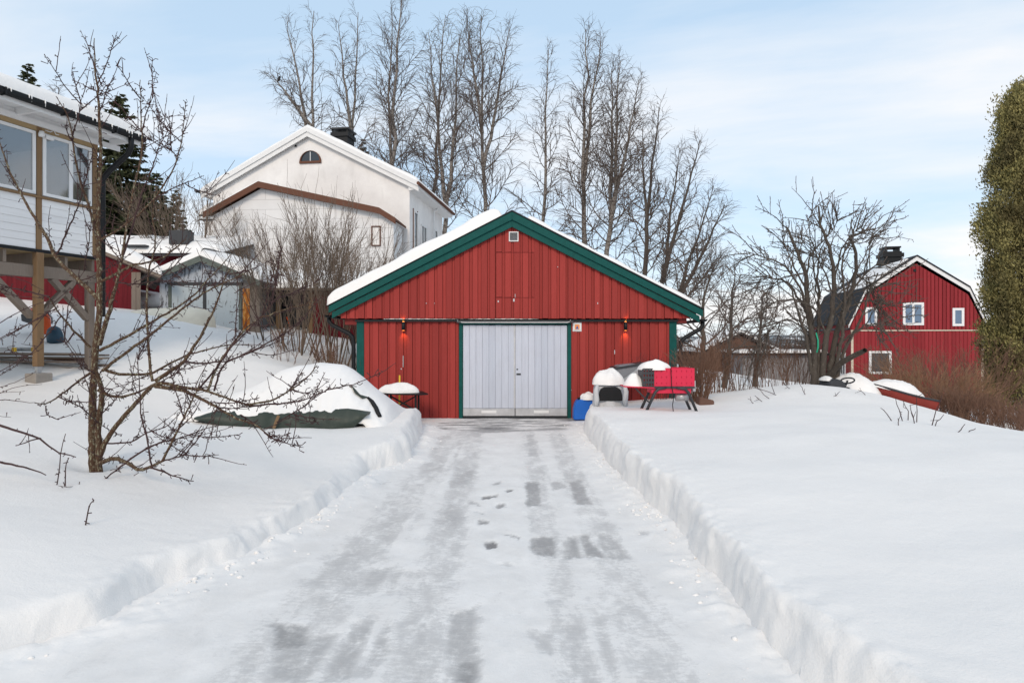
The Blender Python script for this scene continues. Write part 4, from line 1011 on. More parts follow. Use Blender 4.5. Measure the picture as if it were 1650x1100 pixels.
MB().box((15.6, 42, -3), (21.0, 46, .78)).build('wall', M['grey_wall'], gg)
MB().box((15.3, 41.7, .785), (21.3, 46.3, .95)).build('roof', M['dark_felt'], gg)
snow_slab('snow_cover', (15.3, 41.7, .95), (21.3, 41.7, .95), (15.3, 46.3, .95), .20, .2, gg, 40, 20, seed=99, lump=.3)
for x in (20.3, 20.75): MB().box((x, 41.93, -2), (x+.1, 41.997, .78)).build('trim_board', M['white'], gg)
# ------------------------------------------------------------------ bare broadleaf trees
def pxw(u, v, y): return np.array(((u-825)/1000*y, y, EYE+(550-v)/1000*y))
def bare_tree(name, label, group, base, top, spread, n1=30, t0=.22, r0=.2, lean=0, droop=.35, dens=1., forks=(), barkm='birch_bark', up=1.0, tw=.011, seg2=5, cat='tree', wob=.03):
    """trunk with ascending limbs, forked branches and fine hanging twigs"""
    base = np.array(base, float); top = np.array(top, float); H = np.linalg.norm(top-base)
    root = thing(name, label, cat, tuple(base), group)
    n = 14; t = np.linspace(0, 1, n); ph = rng.uniform(0, 6.28, 2)
    def trunk(b, e, r, k=n):
        t = np.linspace(0, 1, k); P = b+(e-b)*t[:, None]; L = np.linalg.norm(e-b)
        P[:, 0] += L*wob*.5*np.sin(t*5+ph[0])*t*(1-t)*2+rng.normal(0, .0035, k)*L*(t > 0)*(t < 1); P[:, 1] += L*wob*np.sin(t*4+ph[1])*t*(1-t)*2
        return P, r*(1-.93*t**1.1)+.008
    trunks = [trunk(base, top, r0)]
    for tb, e, rr in forks:
        b, _ = pt_on(trunks[0][0], tb); trunks.append(trunk(b, np.array(e, float), rr, 10))
    limbs = []; twigs = []
    def twig_at(p, d, L, r):
        d = nrm(d+rng.normal(0, .35, 3)); P = wander(p, d, L, 4, .13, -droop*1.5)
        twigs.append((P, np.array([r, r*.9, r*.75, r*.5])))
    for ti, (TP, TR) in enumerate(trunks):
        nn_ = int(n1*1.15*(1 if ti == 0 else .6)); az = rng.uniform(0, 6.28)
        s0 = t0 if ti == 0 else .12
        for i in range(nn_):
            s = s0+(.985-s0)*((i+.5)/nn_)**.9; az += 2.4+rng.normal(0, .35)
            p, td = pt_on(TP, s); q = (s-s0)/(1-s0)
            L = spread*(1.08-.82*q)*(.55+.45*min(1, q*5+.5))*rng.uniform(.65, 1.2)*(1 if ti == 0 else .75)
            inc = R(62-36*q)+rng.normal(0, .12); a, b = perp_basis(td)
            side = a*math.cos(az)+b*math.sin(az)
            d = td*math.cos(inc)+side*math.sin(inc)
            P = wander(p, d, L, 9, .085, .55*up); rb = max(.012, min(.045+.0, (1-s)*r0*.42+.012)*(.5+L/spread*.5))
            limbs.append((P, (rb*(1-.85*np.linspace(0, 1, 9))+.005)*.82))
            n2 = max(4, int(L*3.6*dens))
            for j in range(n2):
                u = .18+.82*(j+rng.uniform(.2, .8))/n2; p2, t2 = pt_on(P, u); a2, b2 = perp_basis(t2); w2 = rng.uniform(0, 6.28)
                d2 = t2*.75+(a2*math.cos(w2)+b2*math.sin(w2))*.7+np.array([0, 0, .12]); L2 = L*.36*(1.15-.6*u)*rng.uniform(.6, 1.3)+.25
                P2 = wander(p2, d2, L2, seg2, .13, .2*up-droop*.5); limbs.append((P2, np.linspace(rb*.42+.006, tw*.7, seg2)))
                n3 = max(3, int(L2*5.5*dens))
                for k in range(n3):
                    u3 = rng.uniform(.25, 1); p3, t3 = pt_on(P2, u3); twig_at(p3, t3+np.array([0, 0, -.15]), rng.uniform(.35, .95)*(.6+.4*L2), tw*.6)
    global LAST_TRUNKS
    LAST_TRUNKS = trunks
    V, Fq = tubes_np(trunks, 10); np_mesh('trunk', V, Fq, M[barkm], root, True)
    V1, F1 = tubes_np(limbs, 4); V2, F2 = tubes_np(twigs, 3)
    # limbs as one crown, fine twigs in the same mesh (quads both)
    np_mesh('crown', np.concatenate([V1, V2]), np.concatenate([F1, F2+len(V1)]), M['twig'], root, True)
    return root
def ub(u, y, z): return ((u-825)/1000*y, y, z)
GB = 'tall bare birches behind the garage'
TREES = [
 # u base, u top, v top, Y, base z, spread, n1, r0, forks[(t, u, v)], label
 (497, 506, 18, 42, 5, 2.9, 17, .20, [(.46, 462, 30), (.58, 436, 118)], 'wide spreading bare birch rising straight behind the white house ridge'),
 (557, 577, 20, 44, 5, 2.6, 20, .19, [(.55, 545, 40)], 'slim bare birch just behind the black chimney of the white house'),
 (625, 648, 0, 40, 4, 3.6, 34, .24, [(.12, 632, 22)], 'tallest and densest bare birch, its trunk doubled, right of the chimney'),
 (690, 718, 25, 42, 4, 3.0, 28, .19, [], 'bare birch between the densest doubled birch and its leaning neighbour'),
 (707, 742, 62, 40, 4, 3.4, 30, .20, [(.35, 690, 52)], 'bare birch with long low limbs above the white house eave corner'),
 (779, 776, 26, 39, 3, 3.1, 30, .20, [(.50, 822, 42), (.62, 752, 34)], 'pale stemmed bare birch with three tops above the left garage roof'),
 (867, 884, 78, 40, 3, 2.5, 28, .17, [], 'slender narrow bare birch alone just right of the garage ridge'),
 (941, 944, 48, 38, 2, 2.7, 32, .21, [(.5, 968, 62)], 'tall straight bare birch, left one of the close pair over the right roof'),
 (968, 1000, 98, 37, 2, 3.0, 34, .20, [(.40, 985, 112), (.42, 1030, 130)], 'dense bare birch, right one of the close pair over the right roof'),
]
BIRD_AT = None
for u0, u1, v1, y, bz, sp_, n1, r0, fk, lb in TREES:
    bare_tree('birch_tree', lb, GB, ub(u0, y, bz), pxw(u1, v1, y), sp_*1.2, int(n1*1.15), .22, r0*.92, forks=[(a, pxw(b, c, y+rng.uniform(-1, 1)), r0*.6) for a, b, c in fk])
    if BIRD_AT is None: BIRD_AT = pt_on(LAST_TRUNKS[2][0], .80)[0]+np.array([0, 0, .28])
# (bird perch kept from the first birch)
GW2 = 'wind-leaning bare trees at the right garage eave'
for u0, u1, v1, y, bz, sp_, n1, r0, fk, lb in (
 (1025, 1062, 172, 34, 1, 2.8, 26, .17, [(.45, 1035, 205)], 'bare tree with upright stem, first of the wind-leaning ones right of the birches'),
 (1040, 1128, 226, 33, 1, 2.6, 24, .16, [(.4, 1095, 240)], 'bare tree leaning right with a long straight stem above the right roof slope'),
 (1050, 1168, 330, 32, 1, 2.4, 24, .15, [(.35, 1150, 300), (.2, 1162, 408)], 'lowest bare tree leaning far right over the right garage eave')):
    bare_tree('leaning_tree', lb, GW2, ub(u0, y, bz), pxw(u1, v1, y), sp_, n1, .2, r0, forks=[(a, pxw(b, c, y+rng.uniform(-1, 1)), r0*.55) for a, b, c in fk], barkm='dark_bark', droop=.15)
for u0, u1, v1, y, bz, sp_, lb in ((1115, 1150, 430, 24, -.5, 2.4, 'low tangled bare tree right behind the garage downpipe'), (1165, 1185, 440, 27, -.8, 2.6, 'low tangled bare tree beside the brown gabled house'), (1215, 1230, 470, 30, -1.2, 2.6, 'low bare tree in front of the long grey garage')):
    bare_tree('orchard_tree', lb, 'low bare trees beyond the hedge', ub(u0, y, bz), pxw(u1, v1, y), sp_, 18, .25, .13, barkm='dark_bark', droop=.1, up=.3, dens=.9, wob=.12)
# bird on the leftmost birch limb
bw = BIRD_AT; bd_ = MB().lathe((0, 0, 0), [(.01, -.22), (.05, -.12), (.10, .0), (.09, .10), (.06, .15), (.07, .19), (.055, .25), (.01, .29)], 12, 1, 1.2)
bo = bd_.build('bird', M['black'], None, True); bo.location = bw; bo.rotation_euler = (R(-10), R(18), 0); tag(bo, 'small dark bird perched on a birch limb above the white house', 'bird')

# ------------------------------------------------------------------ conifers
def leaf_quads(cent, dirs, L, W, droop=0.0):
    """small elongated leaf faces: centre, direction, length, width arrays"""
    n = len(cent); r = rng.normal(0, 1, (n, 3)); side = np.cross(dirs, r); side /= np.linalg.norm(side, axis=1, keepdims=True)+1e-9
    a = cent-dirs*(L[:, None]*.5); b = cent+dirs*(L[:, None]*.5)-np.array([0, 0, 1])*(droop*L)[:, None]
    s = side*W[:, None]*.5
    V = np.stack([a-s*.5, cent-s, b, cent+s], 1)
    return V.reshape(-1, 3), np.arange(4*n).reshape(n, 4)
def spruce(label, base, H, Rb, n_whorl=30, seed=0, bare=0., dens=1.):
    root = thing('spruce_tree', label, 'tree', tuple(base), 'dark spruces behind the veranda house')
    base = np.array(base, float); r0 = H*.014
    tl = [(np.stack([base+np.array([0, 0, z]) for z in np.linspace(0, H, 8)]), np.linspace(r0, .01, 8))]
    V, Fq = tubes_np(tl, 8); np_mesh('trunk', V, Fq, M['dark_bark'], root, True)
    C_, D_, L_, W_ = [], [], [], []; limbs = []
    n_whorl = int(n_whorl*1.5)
    for i in range(n_whorl):
        q = (i+.5)/n_whorl; z = H*(.04+.95*q); reach = Rb*(1-q)**.85*rng.uniform(.8, 1.15)+.10
        k = 7 if q < .8 else 5; a0 = rng.uniform(0, 6.28)
        for j in range(k):
            a = a0+6.283*j/k+rng.normal(0, .2); rr = reach*rng.uniform(.7, 1.15)
            m = 7; s = np.linspace(0, 1, m)
            zj = z+rng.uniform(-.8, .8)*H/n_whorl; P = base+np.stack([np.cos(a)*rr*s, np.sin(a)*rr*s, zj+rr*(.12*s-.55*s**2+.28*s**3*(1+.3*q))+.35*q*rr*s], 1)
            limbs.append((P, np.linspace(.02+.02*(1-q), .005, m)))
            nn_ = int((22+56*rr)*dens)
            u = rng.uniform(.12, 1, nn_)**.8; kx = u*(m-1); ki = np.minimum(kx.astype(int), m-2); f = (kx-ki)[:, None]
            pc = P[ki]*(1-f)+P[ki+1]*f; dd = P[ki+1]-P[ki]; dd /= np.linalg.norm(dd, axis=1, keepdims=True)
            sd = np.array([-math.sin(a), math.cos(a), 0])*rng.choice([-1, 1], nn_)[:, None]
            dr = dd*.55+sd*rng.uniform(.2, .9, nn_)[:, None]+np.array([0, 0, -1])*rng.uniform(.15, .8, nn_)[:, None]; dr /= np.linalg.norm(dr, axis=1, keepdims=True)
            ll = rng.uniform(.2, .46, nn_)*(.5+.6*(1-q))*(H/10)**.4
            C_.append(pc+dr*ll[:, None]*.45); D_.append(dr); L_.append(ll); W_.append(ll*rng.uniform(.26, .48, nn_))
    V1, F1 = leaf_quads(np.concatenate(C_), np.concatenate(D_), np.concatenate(L_), np.concatenate(W_))
    V2, F2 = tubes_np(limbs, 4)
    np_mesh('crown', np.concatenate([V1, V2]), np.concatenate([F1, F2+len(V1)]), M['spruce'], root)
    return root
for u, vt_, y, bz, Rb, nw, lb in ((193, 150, 30, 4.2, 2.5, 34, 'broad dark spruce right behind the veranda roof corner'), (45, 102, 34, 5, 2.4, 30, 'spruce top showing above the snowy veranda roof'),
        (252, 275, 36, 4, 1.5, 24, 'slim dark spruce left of the white house'), (218, 330, 33, 4, 2.6, 22, 'squat dark spruce filling the gap behind the red shed'), (284, 305, 42, 4, 1.7, 22, 'small greyish spruce close to the white house eave'), (585, 224, 46, 6, 1.5, 22, 'small spruce tip between the chimney and the birches'), (160, 270, 31, 4.2, 2.2, 26, 'dark spruce hidden mostly by the veranda wall end')):
    top = pxw(u, vt_, y); spruce(lb, ub(u, y, bz), top[2]-bz, Rb, nw)
for u0, u1, v1, y, lb in ((92, 95, 140, 33, 'thin bare sapling tops above the veranda roof snow'), ):
    bare_tree('sapling', lb, None, ub(u0, y, 5), pxw(u1, v1, y), 1.3, 14, .4, .08, barkm='dark_bark')

def thuja(label, base, H, Rb, seed, n=30000, group=None):
    root = thing('thuja_tree', label, 'tree', tuple(base), group); base = np.array(base, float)
    r = np.random.default_rng(seed)
    st = []
    for k in range(4):
        a = r.uniform(0, 6.28); o = np.array([math.cos(a), math.sin(a), 0])*r.uniform(.05, .35)
        z = np.linspace(-.5, H*r.uniform(.7, .95), 10); P = base+np.stack([o[0]*(1+z*.05)+r.normal(0, .02, 10), o[1]*(1+z*.05)+r.normal(0, .02, 10), z], 1); st.append((P, np.linspace(.10, .02, 10)))
    V, Fq = tubes_np(st, 8); np_mesh('trunk', V, Fq, M['grey_timber'], root, True)
    # many upright plumes leaning outwards, each a tapering bundle of flat sprays with gaps between them
    npl = n//480; t0 = r.uniform(.0, .97, npl)**.9; a = r.uniform(0, 6.28, npl)
    pf = lambda t: np.interp(t, [0, .06, .25, .45, .7, .88, .96, 1], [.60, .84, .97, 1.0, .82, .58, .36, .06])*Rb
    m = 480; V_, D_, L_, W_ = [], [], [], []
    for i in range(npl):
        hL = r.uniform(.7, 1.7)*(1-.45*t0[i]); z0 = .15+t0[i]*(H-.9); z1 = min(z0+hL, H*1.0)
        lump = 1+.16*math.sin(a[i]*3+z0*1.1)+.12*math.sin(a[i]*5-z0*2.3)
        r0_, r1_ = pf(z0/H)*r.uniform(.2, .55), pf(z1/H)*lump*r.uniform(.72, 1.06); aw = a[i]+r.normal(0, .12)
        p0 = np.array([math.cos(a[i])*r0_, math.sin(a[i])*r0_, z0]); p1 = np.array([math.cos(aw)*r1_, math.sin(aw)*r1_, z1])
        s = r.uniform(.15, 1, m)**.75; wd = (.05+.17*np.sin(np.clip(s, 0, 1)*3.0))*r.uniform(.8, 1.3)
        c = base+p0+(p1-p0)*s[:, None]+np.clip(r.normal(0, 1, (m, 3)), -1.7, 1.7)*wd[:, None]*np.array([1, 1, .9])
        d = nrm(p1-p0)+r.normal(0, .45, (m, 3))+np.array([0, 0, .15]); d /= np.linalg.norm(d, axis=1, keepdims=True)
        V_.append(c); D_.append(d); ll = r.uniform(.05, .13, m); L_.append(ll); W_.append(ll*r.uniform(.28, .5, m))
    V, Fq = leaf_quads(np.concatenate(V_), np.concatenate(D_), np.concatenate(L_), np.concatenate(W_))
    np_mesh('crown', V, Fq, M['thuja'], root)
    return root
ty = 19.5
thuja('tall olive green columnar thuja at the right edge of the photo', ub(1652, ty, -.9), 11.0, 1.10, 5, 165000, 'columnar thujas at the right edge')
thuja('second columnar thuja mostly beyond the right edge, behind the first', ub(1700, 21, -1), 10.0, 1.1, 6, 60000, 'columnar thujas at the right edge')

# ------------------------------------------------------------------ shrubs: many thin stems from the ground
def shrub(name, label, group, stems, h, mat, fork=3, lean=.3, r=.012, tw=.5, tip=.004, base=None, cat='shrub', wob=.06, grav=.25, zfun=None, seg=8):
    """stems: list of (x,y) foot points; every stem forks towards its top"""
    c = np.mean(np.array(stems), 0); z0 = gz(*c) if zfun is None else zfun(*c); root = (c[0], c[1], z0)
    lines = []
    for (x, y) in stems:
        out = np.array([x-c[0], y-c[1], 0]); out = out/(np.abs(out).max()+.5)
        zz_ = gz(x, y)-.05 if zfun is None else zfun(x, y)-.05
        d = np.array([0, 0, 1.])+out*lean+rng.normal(0, .13, 3); L = h*rng.uniform(.65, 1.08)
        P = wander((x, y, zz_), d, L, seg, wob, grav); rr = r*rng.uniform(.6, 1.3)
        lines.append((P, np.linspace(rr, tip, seg)))
        for k in range(int(fork*rng.uniform(.6, 1.5))):
            u = rng.uniform(.22, .95); p, t = pt_on(P, u); d2 = t+rng.normal(0, .33, 3)*np.array([1, 1, .4]); L2 = L*(1.08-u)*rng.uniform(.5, .95)+.08
            P2 = wander(p, d2, L2, 5, wob*1.3, grav); lines.append((P2, np.linspace(max(rr*.5*(1.1-u), tip*1.1), tip*.8, 5)))
            for q in range(int(tw*rng.uniform(1, 5))):
                p3, t3 = pt_on(P2, rng.uniform(.2, 1)); lines.append((wander(p3, t3+rng.normal(0, .5, 3), L2*rng.uniform(.2, .5), 4, .1, grav), np.linspace(tip*.9, tip*.5, 4)))
    o = tubes_obj(name, lines, M[mat], None, 4); at_base(o, tuple(float(v) for v in root)); return tag(o, label, cat, group)
def foot(n, cx, cy, rx, ry):
    a = rng.uniform(0, 6.28, n); q = np.sqrt(rng.uniform(0, 1, n)); return list(zip(cx+rx*q*np.cos(a), cy+ry*q*np.sin(a)))
GL = 'tall bare lilac bushes before the white house'
for u, y, n, h, rx, lb in ((442, 18.2, 11, 3.4, .45, 'leftmost tall bare bush, partly before the pale shed'), (480, 17.2, 20, 4.0, .6, 'tallest bare multi-stemmed bush before the open shed'), (538, 16.6, 22, 4.15, .55, 'dense bare multi-stemmed bush nearest the left garage eave'), (585, 18.6, 14, 3.6, .5, 'bare bush rising behind the left garage eave')):
    x = (u-825)/1000*y; shrub('lilac_bush', lb, GL, foot(n, x, y, rx, rx*.8), h, 'shrub_twig', 9, .66, .018, 1.7, .0045, wob=.05, grav=.3)
x = (310-825)/1000*26; shrub('bare_bush', 'round grey-brown bare bush before the left end of the white house', None, foot(26, x, 26, 1.1, .8), 4.3, 'shrub_twig', 9, .55, .022, 1.6, .007, zfun=lambda a, b: 4.3)
for u, y, n, h in ((460, 14.9, 10, .8), (520, 14.6, 12, .9), (556, 14.4, 12, .9)):
    x = (u-825)/1000*y; shrub('low_scrub', {460: 'low wiry scrub in the snow below the leftmost tall bush', 520: 'low wiry scrub in the snow left of the garage', 556: 'low wiry scrub beside the left garage downpipe'}[u], 'low scrub by the garage corner', foot(n, x, y, .35, .2), h, 'brown_twig', 5, .7, .006, 1, .003)
# hedge right of the garage
rows = [(1108+i*33, 15.4+.25*math.sin(i)) for i in range(7)]
for i, (u, y) in enumerate(rows):
    x = (u-825)/1000*y
    shrub('hedge_shrub', ('brown bare hedge shrub closest to the garage downpipe', 'brown bare hedge shrub, second from the garage', 'tall brown bare hedge shrub before the brown house', 'brown bare hedge shrub before the grey garage end', 'brown bare hedge shrub midway along the grey garage', 'brown bare hedge shrub second nearest the old fruit tree', 'brown bare hedge shrub right beside the old fruit tree')[i], 'bare hedge between the garage and old fruit tree', foot(29, x, y, .42, .3), 1.5 if i < 3 else 1.25, 'brown_twig', 3, .2, .0065, .5, .003, wob=.05)
x = (1128-825)/1000*12.6
shrub('broom_shrub', 'dense dark brown broom-like shrub behind the red saw', None, foot(95, x, 12.7, .16, .16), 1.15, 'brown_twig', 3, 1.0, .006, .6, .003, grav=-.1)
shrub('low_scrub', 'thin reddish shoots in front of the right garage corner', None, foot(26, 3.35, 13.5, .5, .2), 1.0, 'red_twig', 4, .3, .005, .6, .0025)
# right-hand thickets
GR = 'russet thickets on the right slope'
for u, y, n, h, rx, lb, mt_ in ((1500, 16.2, 130, 1.65, .75, 'arching russet thicket behind the red boat', 'russet_twig'), (1462, 20, 80, 2.3, .9, 'brown twiggy thicket in front of the lower house window', 'brown_twig'), (1545, 19, 110, 2.6, 1.0, 'tall brown thicket at the right corner of the gambrel house', 'brown_twig'), (1610, 15.0, 140, 1.05, .9, 'low brown thicket at the foot of the tall thuja', 'brown_twig'), (1560, 13.9, 110, .75, .6, 'lowest brown scrub on the snow edge below the russet thicket', 'brown_twig'), (1655, 13.2, 120, .8, .8, 'brown scrub at the far right photo edge', 'brown_twig'), (1590, 21.5, 90, 2.2, .9, 'brown thicket just left of the thuja trunk', 'shrub_twig')):
    x = (u-825)/1000*y; shrub('thicket', lb, GR, foot(int(n*.62), x, y, rx, rx*.6), h, mt_, 5, .75, .009, 1.2, .004, grav=-.05, wob=.08)
# far wood beyond: one mass of bare trees and low dark conifers
lines = []
for i in range(620):
    y = rng.uniform(58, 120); u = rng.uniform(1060, 1760); x = (u-825)/1000*y; zb = -6-3*rng.uniform(); H = rng.uniform(.6, 1.0)*(3.9+zb*-1)*(.8+.2*math.sin(u*.02))
    P = wander((x, y, zb), (rng.normal(0, .05), 0, 1), H, 6, .05, .1); lines.append((P, np.linspace(.12, .03, 6)))
    for k in range(16):
        p, t = pt_on(P, rng.uniform(.25, 1)); d = t*.6+rng.normal(0, .6, 3); P2 = wander(p, d, rng.uniform(.8, 2.6), 4, .15, .3); lines.append((P2, np.linspace(.05, .02, 4)))
        for q in range(4):
            p3, t3 = pt_on(P2, rng.uniform(.2, 1)); lines.append((wander(p3, t3+rng.normal(0, .5, 3), rng.uniform(.5, 1.3), 3, .1, .1), np.array([.03, .025, .015])))
tag(tubes_obj('far_wood', lines, M['far_wood'], None, 3), 'bare grey-brown wood filling the valley beyond the hedge', 'wood', None, 'stuff')
# ------------------------------------------------------------------ fruit trees with traced limbs
def limb_tree(root, Y0, limbs, matf, spur=(.10, .03, .10), shoot=.35, rmin=.0028, depth=.45, seed=0, twmat=None, rough=.006, dens=1., tpow=.85):
    """limbs: (radius0, radius1, [(u,v)...], depth drift or None). Depth of a limb's start follows the limb it grows from."""
    r = np.random.default_rng(seed); done = []; thick = []; thin = []
    s = Y0/1000
    for r0, r1, pix, dd in limbs:
        pix = np.array(pix, float); best = None
        for (q, yy) in done:
            d = np.hypot(q[:, 0]-pix[0, 0], q[:, 1]-pix[0, 1]); k = d.argmin()
            if best is None or d[k] < best[0]: best = (d[k], yy[k])
        y0 = best[1] if best and best[0] < 22 else Y0
        seglen = np.concatenate([[0], np.cumsum(np.hypot(*np.diff(pix, axis=0).T))]); L = seglen[-1]
        if dd is None: dd = r.choice([-1, 1])*r.uniform(.15, .6)*L*s
        nP = max(6, int(L/9)); tt = np.linspace(0, L, nP)
        # smooth interpolation (Catmull-like through cosine blending of linear)
        u = np.interp(tt, seglen, pix[:, 0]); v = np.interp(tt, seglen, pix[:, 1])
        for _ in range(2):
            u[1:-1] = .25*u[:-2]+.5*u[1:-1]+.25*u[2:]; v[1:-1] = .25*v[:-2]+.5*v[1:-1]+.25*v[2:]
        yy = y0+dd*(tt/L)**1.2
        done.append((np.stack([u, v], 1), yy))
        P = np.stack([(u-825)/1000*yy, yy, EYE+(550-v)/1000*yy], 1); P[1:-1] += r.normal(0, rough*s/.0065, (nP-2, 3))*.5
        rad = np.linspace(1, 0, nP)**tpow*(r0-r1)+r1
        (thick if r0 > .010 else thin).append((P, rad))
        Lw = np.linalg.norm(np.diff(P, axis=0), axis=1).sum()
        # short knobbly spurs
        for k in range(int(Lw/spur[0]*dens)):
            p, t = pt_on(P, r.uniform(.08, .99)); d = t*.35+nrm(r.normal(0, 1, 3)); ln = r.uniform(spur[1], spur[2])
            Q = np.array([p, p+nrm(d)*ln*.6, p+nrm(d+r.normal(0, .4, 3))*ln]); thin.append((Q, np.array([.0045, .0036, .0050])*(s/.0065)**.5*.85))
        for k in range(int(Lw/.42*shoot*dens+r.uniform())):
            p, t = pt_on(P, r.uniform(.15, .95)); d = t+r.normal(0, .55, 3)+np.array([0, 0, .35]); ln = r.uniform(.12, .5)
            st = r.bit_generator.state; Q = wander(p, d, ln, 6, .07, .25); thin.append((Q, np.linspace(.0042, rmin*.75, 6)*(s/.0065)**.5))
            for j in range(int(ln/.09)):
                p2, t2 = pt_on(Q, r.uniform(.1, .95)); e = p2+nrm(r.normal(0, 1, 3)+t2*.4)*r.uniform(.012, .05); thin.append((np.array([p2, (p2+e)/2, e]), np.array([.0035, .003, .0038])*(s/.0065)**.5))
    V, Fq = tubes_np(thick, 9); np_mesh('trunk', V, Fq, M[matf], root, True)
    V, Fq = tubes_np(thin, 5); np_mesh('crown', V, Fq, M[twmat or 'apple_twig'], root, True)
YA = 6.4
ap = thing('apple_tree', 'leafless young apple tree with spurred spreading limbs in the snow, left front', 'tree', (-.672*YA, YA, .48), None)
A_ = [
 (.042, .004, [(151, 772), (150, 752), (149, 700), (149, 655), (151, 610), (154, 560), (160, 510), (161, 455), (159, 405), (158, 333), (163, 245), (160, 187), (158, 144), (154, 117), (152, 62)], .25),
 (.036, .020, [(160, 768), (158, 690), (162, 655), (167, 634), (160, 612), (152, 595)], -.12),
 (0.0264, .006, [(158, 742), (165, 722), (178, 697), (198, 672), (221, 647), (244, 621), (256, 614), (275, 621), (331, 629), (361, 639), (389, 650), (407, 654)], -.55),
 (0.0165, .006, [(158, 628), (170, 636), (185, 641), (211, 637), (229, 629), (246, 619)], .05),
 (.020, .004, [(250, 622), (293, 627), (318, 639), (356, 660), (384, 676), (416, 684), (438, 707)], -.5),
 (.020, .004, [(250, 614), (273, 599), (297, 583), (322, 544), (333, 523), (349, 490), (360, 455), (372, 430)], .5),
 (.014, .003, [(246, 614), (240, 575), (237, 523), (237, 468), (240, 427), (251, 405), (246, 340), (252, 300)], .4),
 (.016, .004, [(160, 565), (202, 544), (237, 523), (289, 493), (314, 476), (330, 455), (355, 430), (372, 410)], .7),
 (.016, .004, [(165, 597), (191, 577), (240, 542), (262, 523), (290, 500), (330, 470), (395, 440)], -.5),
 (.016, .003, [(166, 594), (185, 602), (207, 604), (245, 603), (262, 591), (295, 574), (327, 564), (376, 554), (409, 557)], .8),
 (.010, .003, [(298, 582), (312, 587), (327, 585), (360, 583), (387, 574), (420, 561), (462, 545)], .5),
 (.013, .003, [(335, 628), (349, 591), (371, 558), (393, 531), (420, 511), (470, 495), (515, 484)], .4),
 (.010, .003, [(345, 630), (358, 585), (389, 574), (442, 547), (479, 525), (518, 477)], .2),
 (.010, .003, [(320, 628), (345, 598), (370, 562), (406, 525), (442, 487), (460, 462)], -.3),
 (.011, .003, [(396, 652), (436, 647), (460, 633), (484, 619), (511, 588)], -.3),
 (.010, .003, [(401, 655), (440, 650), (481, 647), (510, 638), (533, 623)], -.5),
 (.007, .003, [(446, 680), (462, 671), (495, 652), (519, 629)], -.2),
 (.007, .003, [(388, 668), (415, 684), (425, 694), (436, 707)], -.2),
 (.006, .002, [(245, 603), (200, 620), (172, 630)], .1),
 (.024, .010, [(156, 752), (158, 745), (170, 740), (183, 737), (204, 743), (215, 752), (226, 761), (244, 751), (265, 741)], -.7),
 (.012, .004, [(262, 742), (272, 722), (282, 702), (298, 669), (313, 641), (322, 618)], -.2),
 (.008, .003, [(265, 741), (282, 738), (303, 729)], -.15), (.009, .003, [(244, 753), (267, 761), (295, 772), (310, 775)], -.2),
 (.010, .003, [(205, 743), (229, 725), (254, 714), (293, 705), (326, 692), (354, 685)], .2),
 (.009, .003, [(172, 714), (195, 713), (214, 713), (237, 695), (267, 690), (293, 662)], .3),
 (.008, .003, [(245, 751), (237, 702), (226, 674), (226, 636), (223, 600), (221, 568)], -.1),
 (.009, .003, [(205, 745), (196, 752), (178, 764), (158, 780), (132, 778)], -.3),
 (.012, .004, [(146, 600), (127, 613), (107, 629), (94, 639), (73, 654), (56, 649)], -.5),
 (.006, .003, [(74, 653), (72, 662), (75, 671), (94, 676)], -.1), (.007, .003, [(94, 639), (115, 649), (135, 657)], -.2),
 (.024, .004, [(158, 482), (146, 468), (136, 460), (105, 431), (86, 411), (79, 388), (62, 360), (44, 333), (28, 300), (17, 280), (3, 240), (-5, 215)], .5),
 (.010, .003, [(88, 412), (96, 405), (106, 380), (116, 356), (126, 330), (134, 309), (137, 270)], -.2),
 (.026, .009, [(160, 555), (166, 535), (173, 512), (180, 490), (189, 456), (193, 433), (198, 412)], -.4),
 (.012, .003, [(197, 412), (200, 391), (205, 360), (209, 333), (221, 280), (230, 245), (229, 215), (227, 187), (226, 129)], -.2),
 (.010, .003, [(198, 412), (206, 390), (214, 360), (233, 298), (247, 269), (253, 243), (271, 208)], .3),
 (.007, .0025, [(229, 210), (236, 180), (247, 155)], .1),
 (.012, .003, [(161, 388), (186, 373), (218, 350), (241, 330), (262, 301), (279, 275), (288, 251), (292, 230), (294, 216), (297, 190), (299, 164)], .3),
 (.008, .0025, [(248, 322), (273, 304), (300, 295), (329, 283)], .2), (.006, .0025, [(286, 255), (275, 240), (264, 226)], .1),
 (.014, .003, [(156, 385), (148, 350), (140, 321), (131, 297), (125, 275), (119, 240), (116, 216), (111, 190), (100, 172), (90, 155)], -.4),
 (.006, .002, [(117, 220), (124, 195), (130, 172), (134, 152)], -.1), (.005, .002, [(157, 148), (140, 140), (116, 128)], .2), (.005, .002, [(158, 180), (172, 165), (181, 157)], .1), (.004, .0018, [(157, 145), (165, 132), (170, 125)], .1),
 (.013, .004, [(146, 560), (128, 542), (109, 523), (98, 508), (90, 495), (76, 476)], -.4),
 (.009, .003, [(80, 478), (45, 470), (10, 462), (-10, 455)], -.2), (.008, .002, [(120, 535), (103, 560), (108, 500), (120, 460), (140, 430)], .3),
 (.006, .002, [(92, 496), (50, 520), (15, 540), (-10, 552)], .2), (.006, .002, [(100, 508), (60, 560), (25, 590), (-10, 610)], .2),
 (.016, .004, [(158, 455), (190, 440), (215, 425), (248, 423), (270, 410), (300, 385)], .3),
 (.007, .002, [(190, 455), (215, 460), (250, 452), (290, 455), (315, 452)], -.2),
]
r_ = np.random.default_rng(5); A2 = []
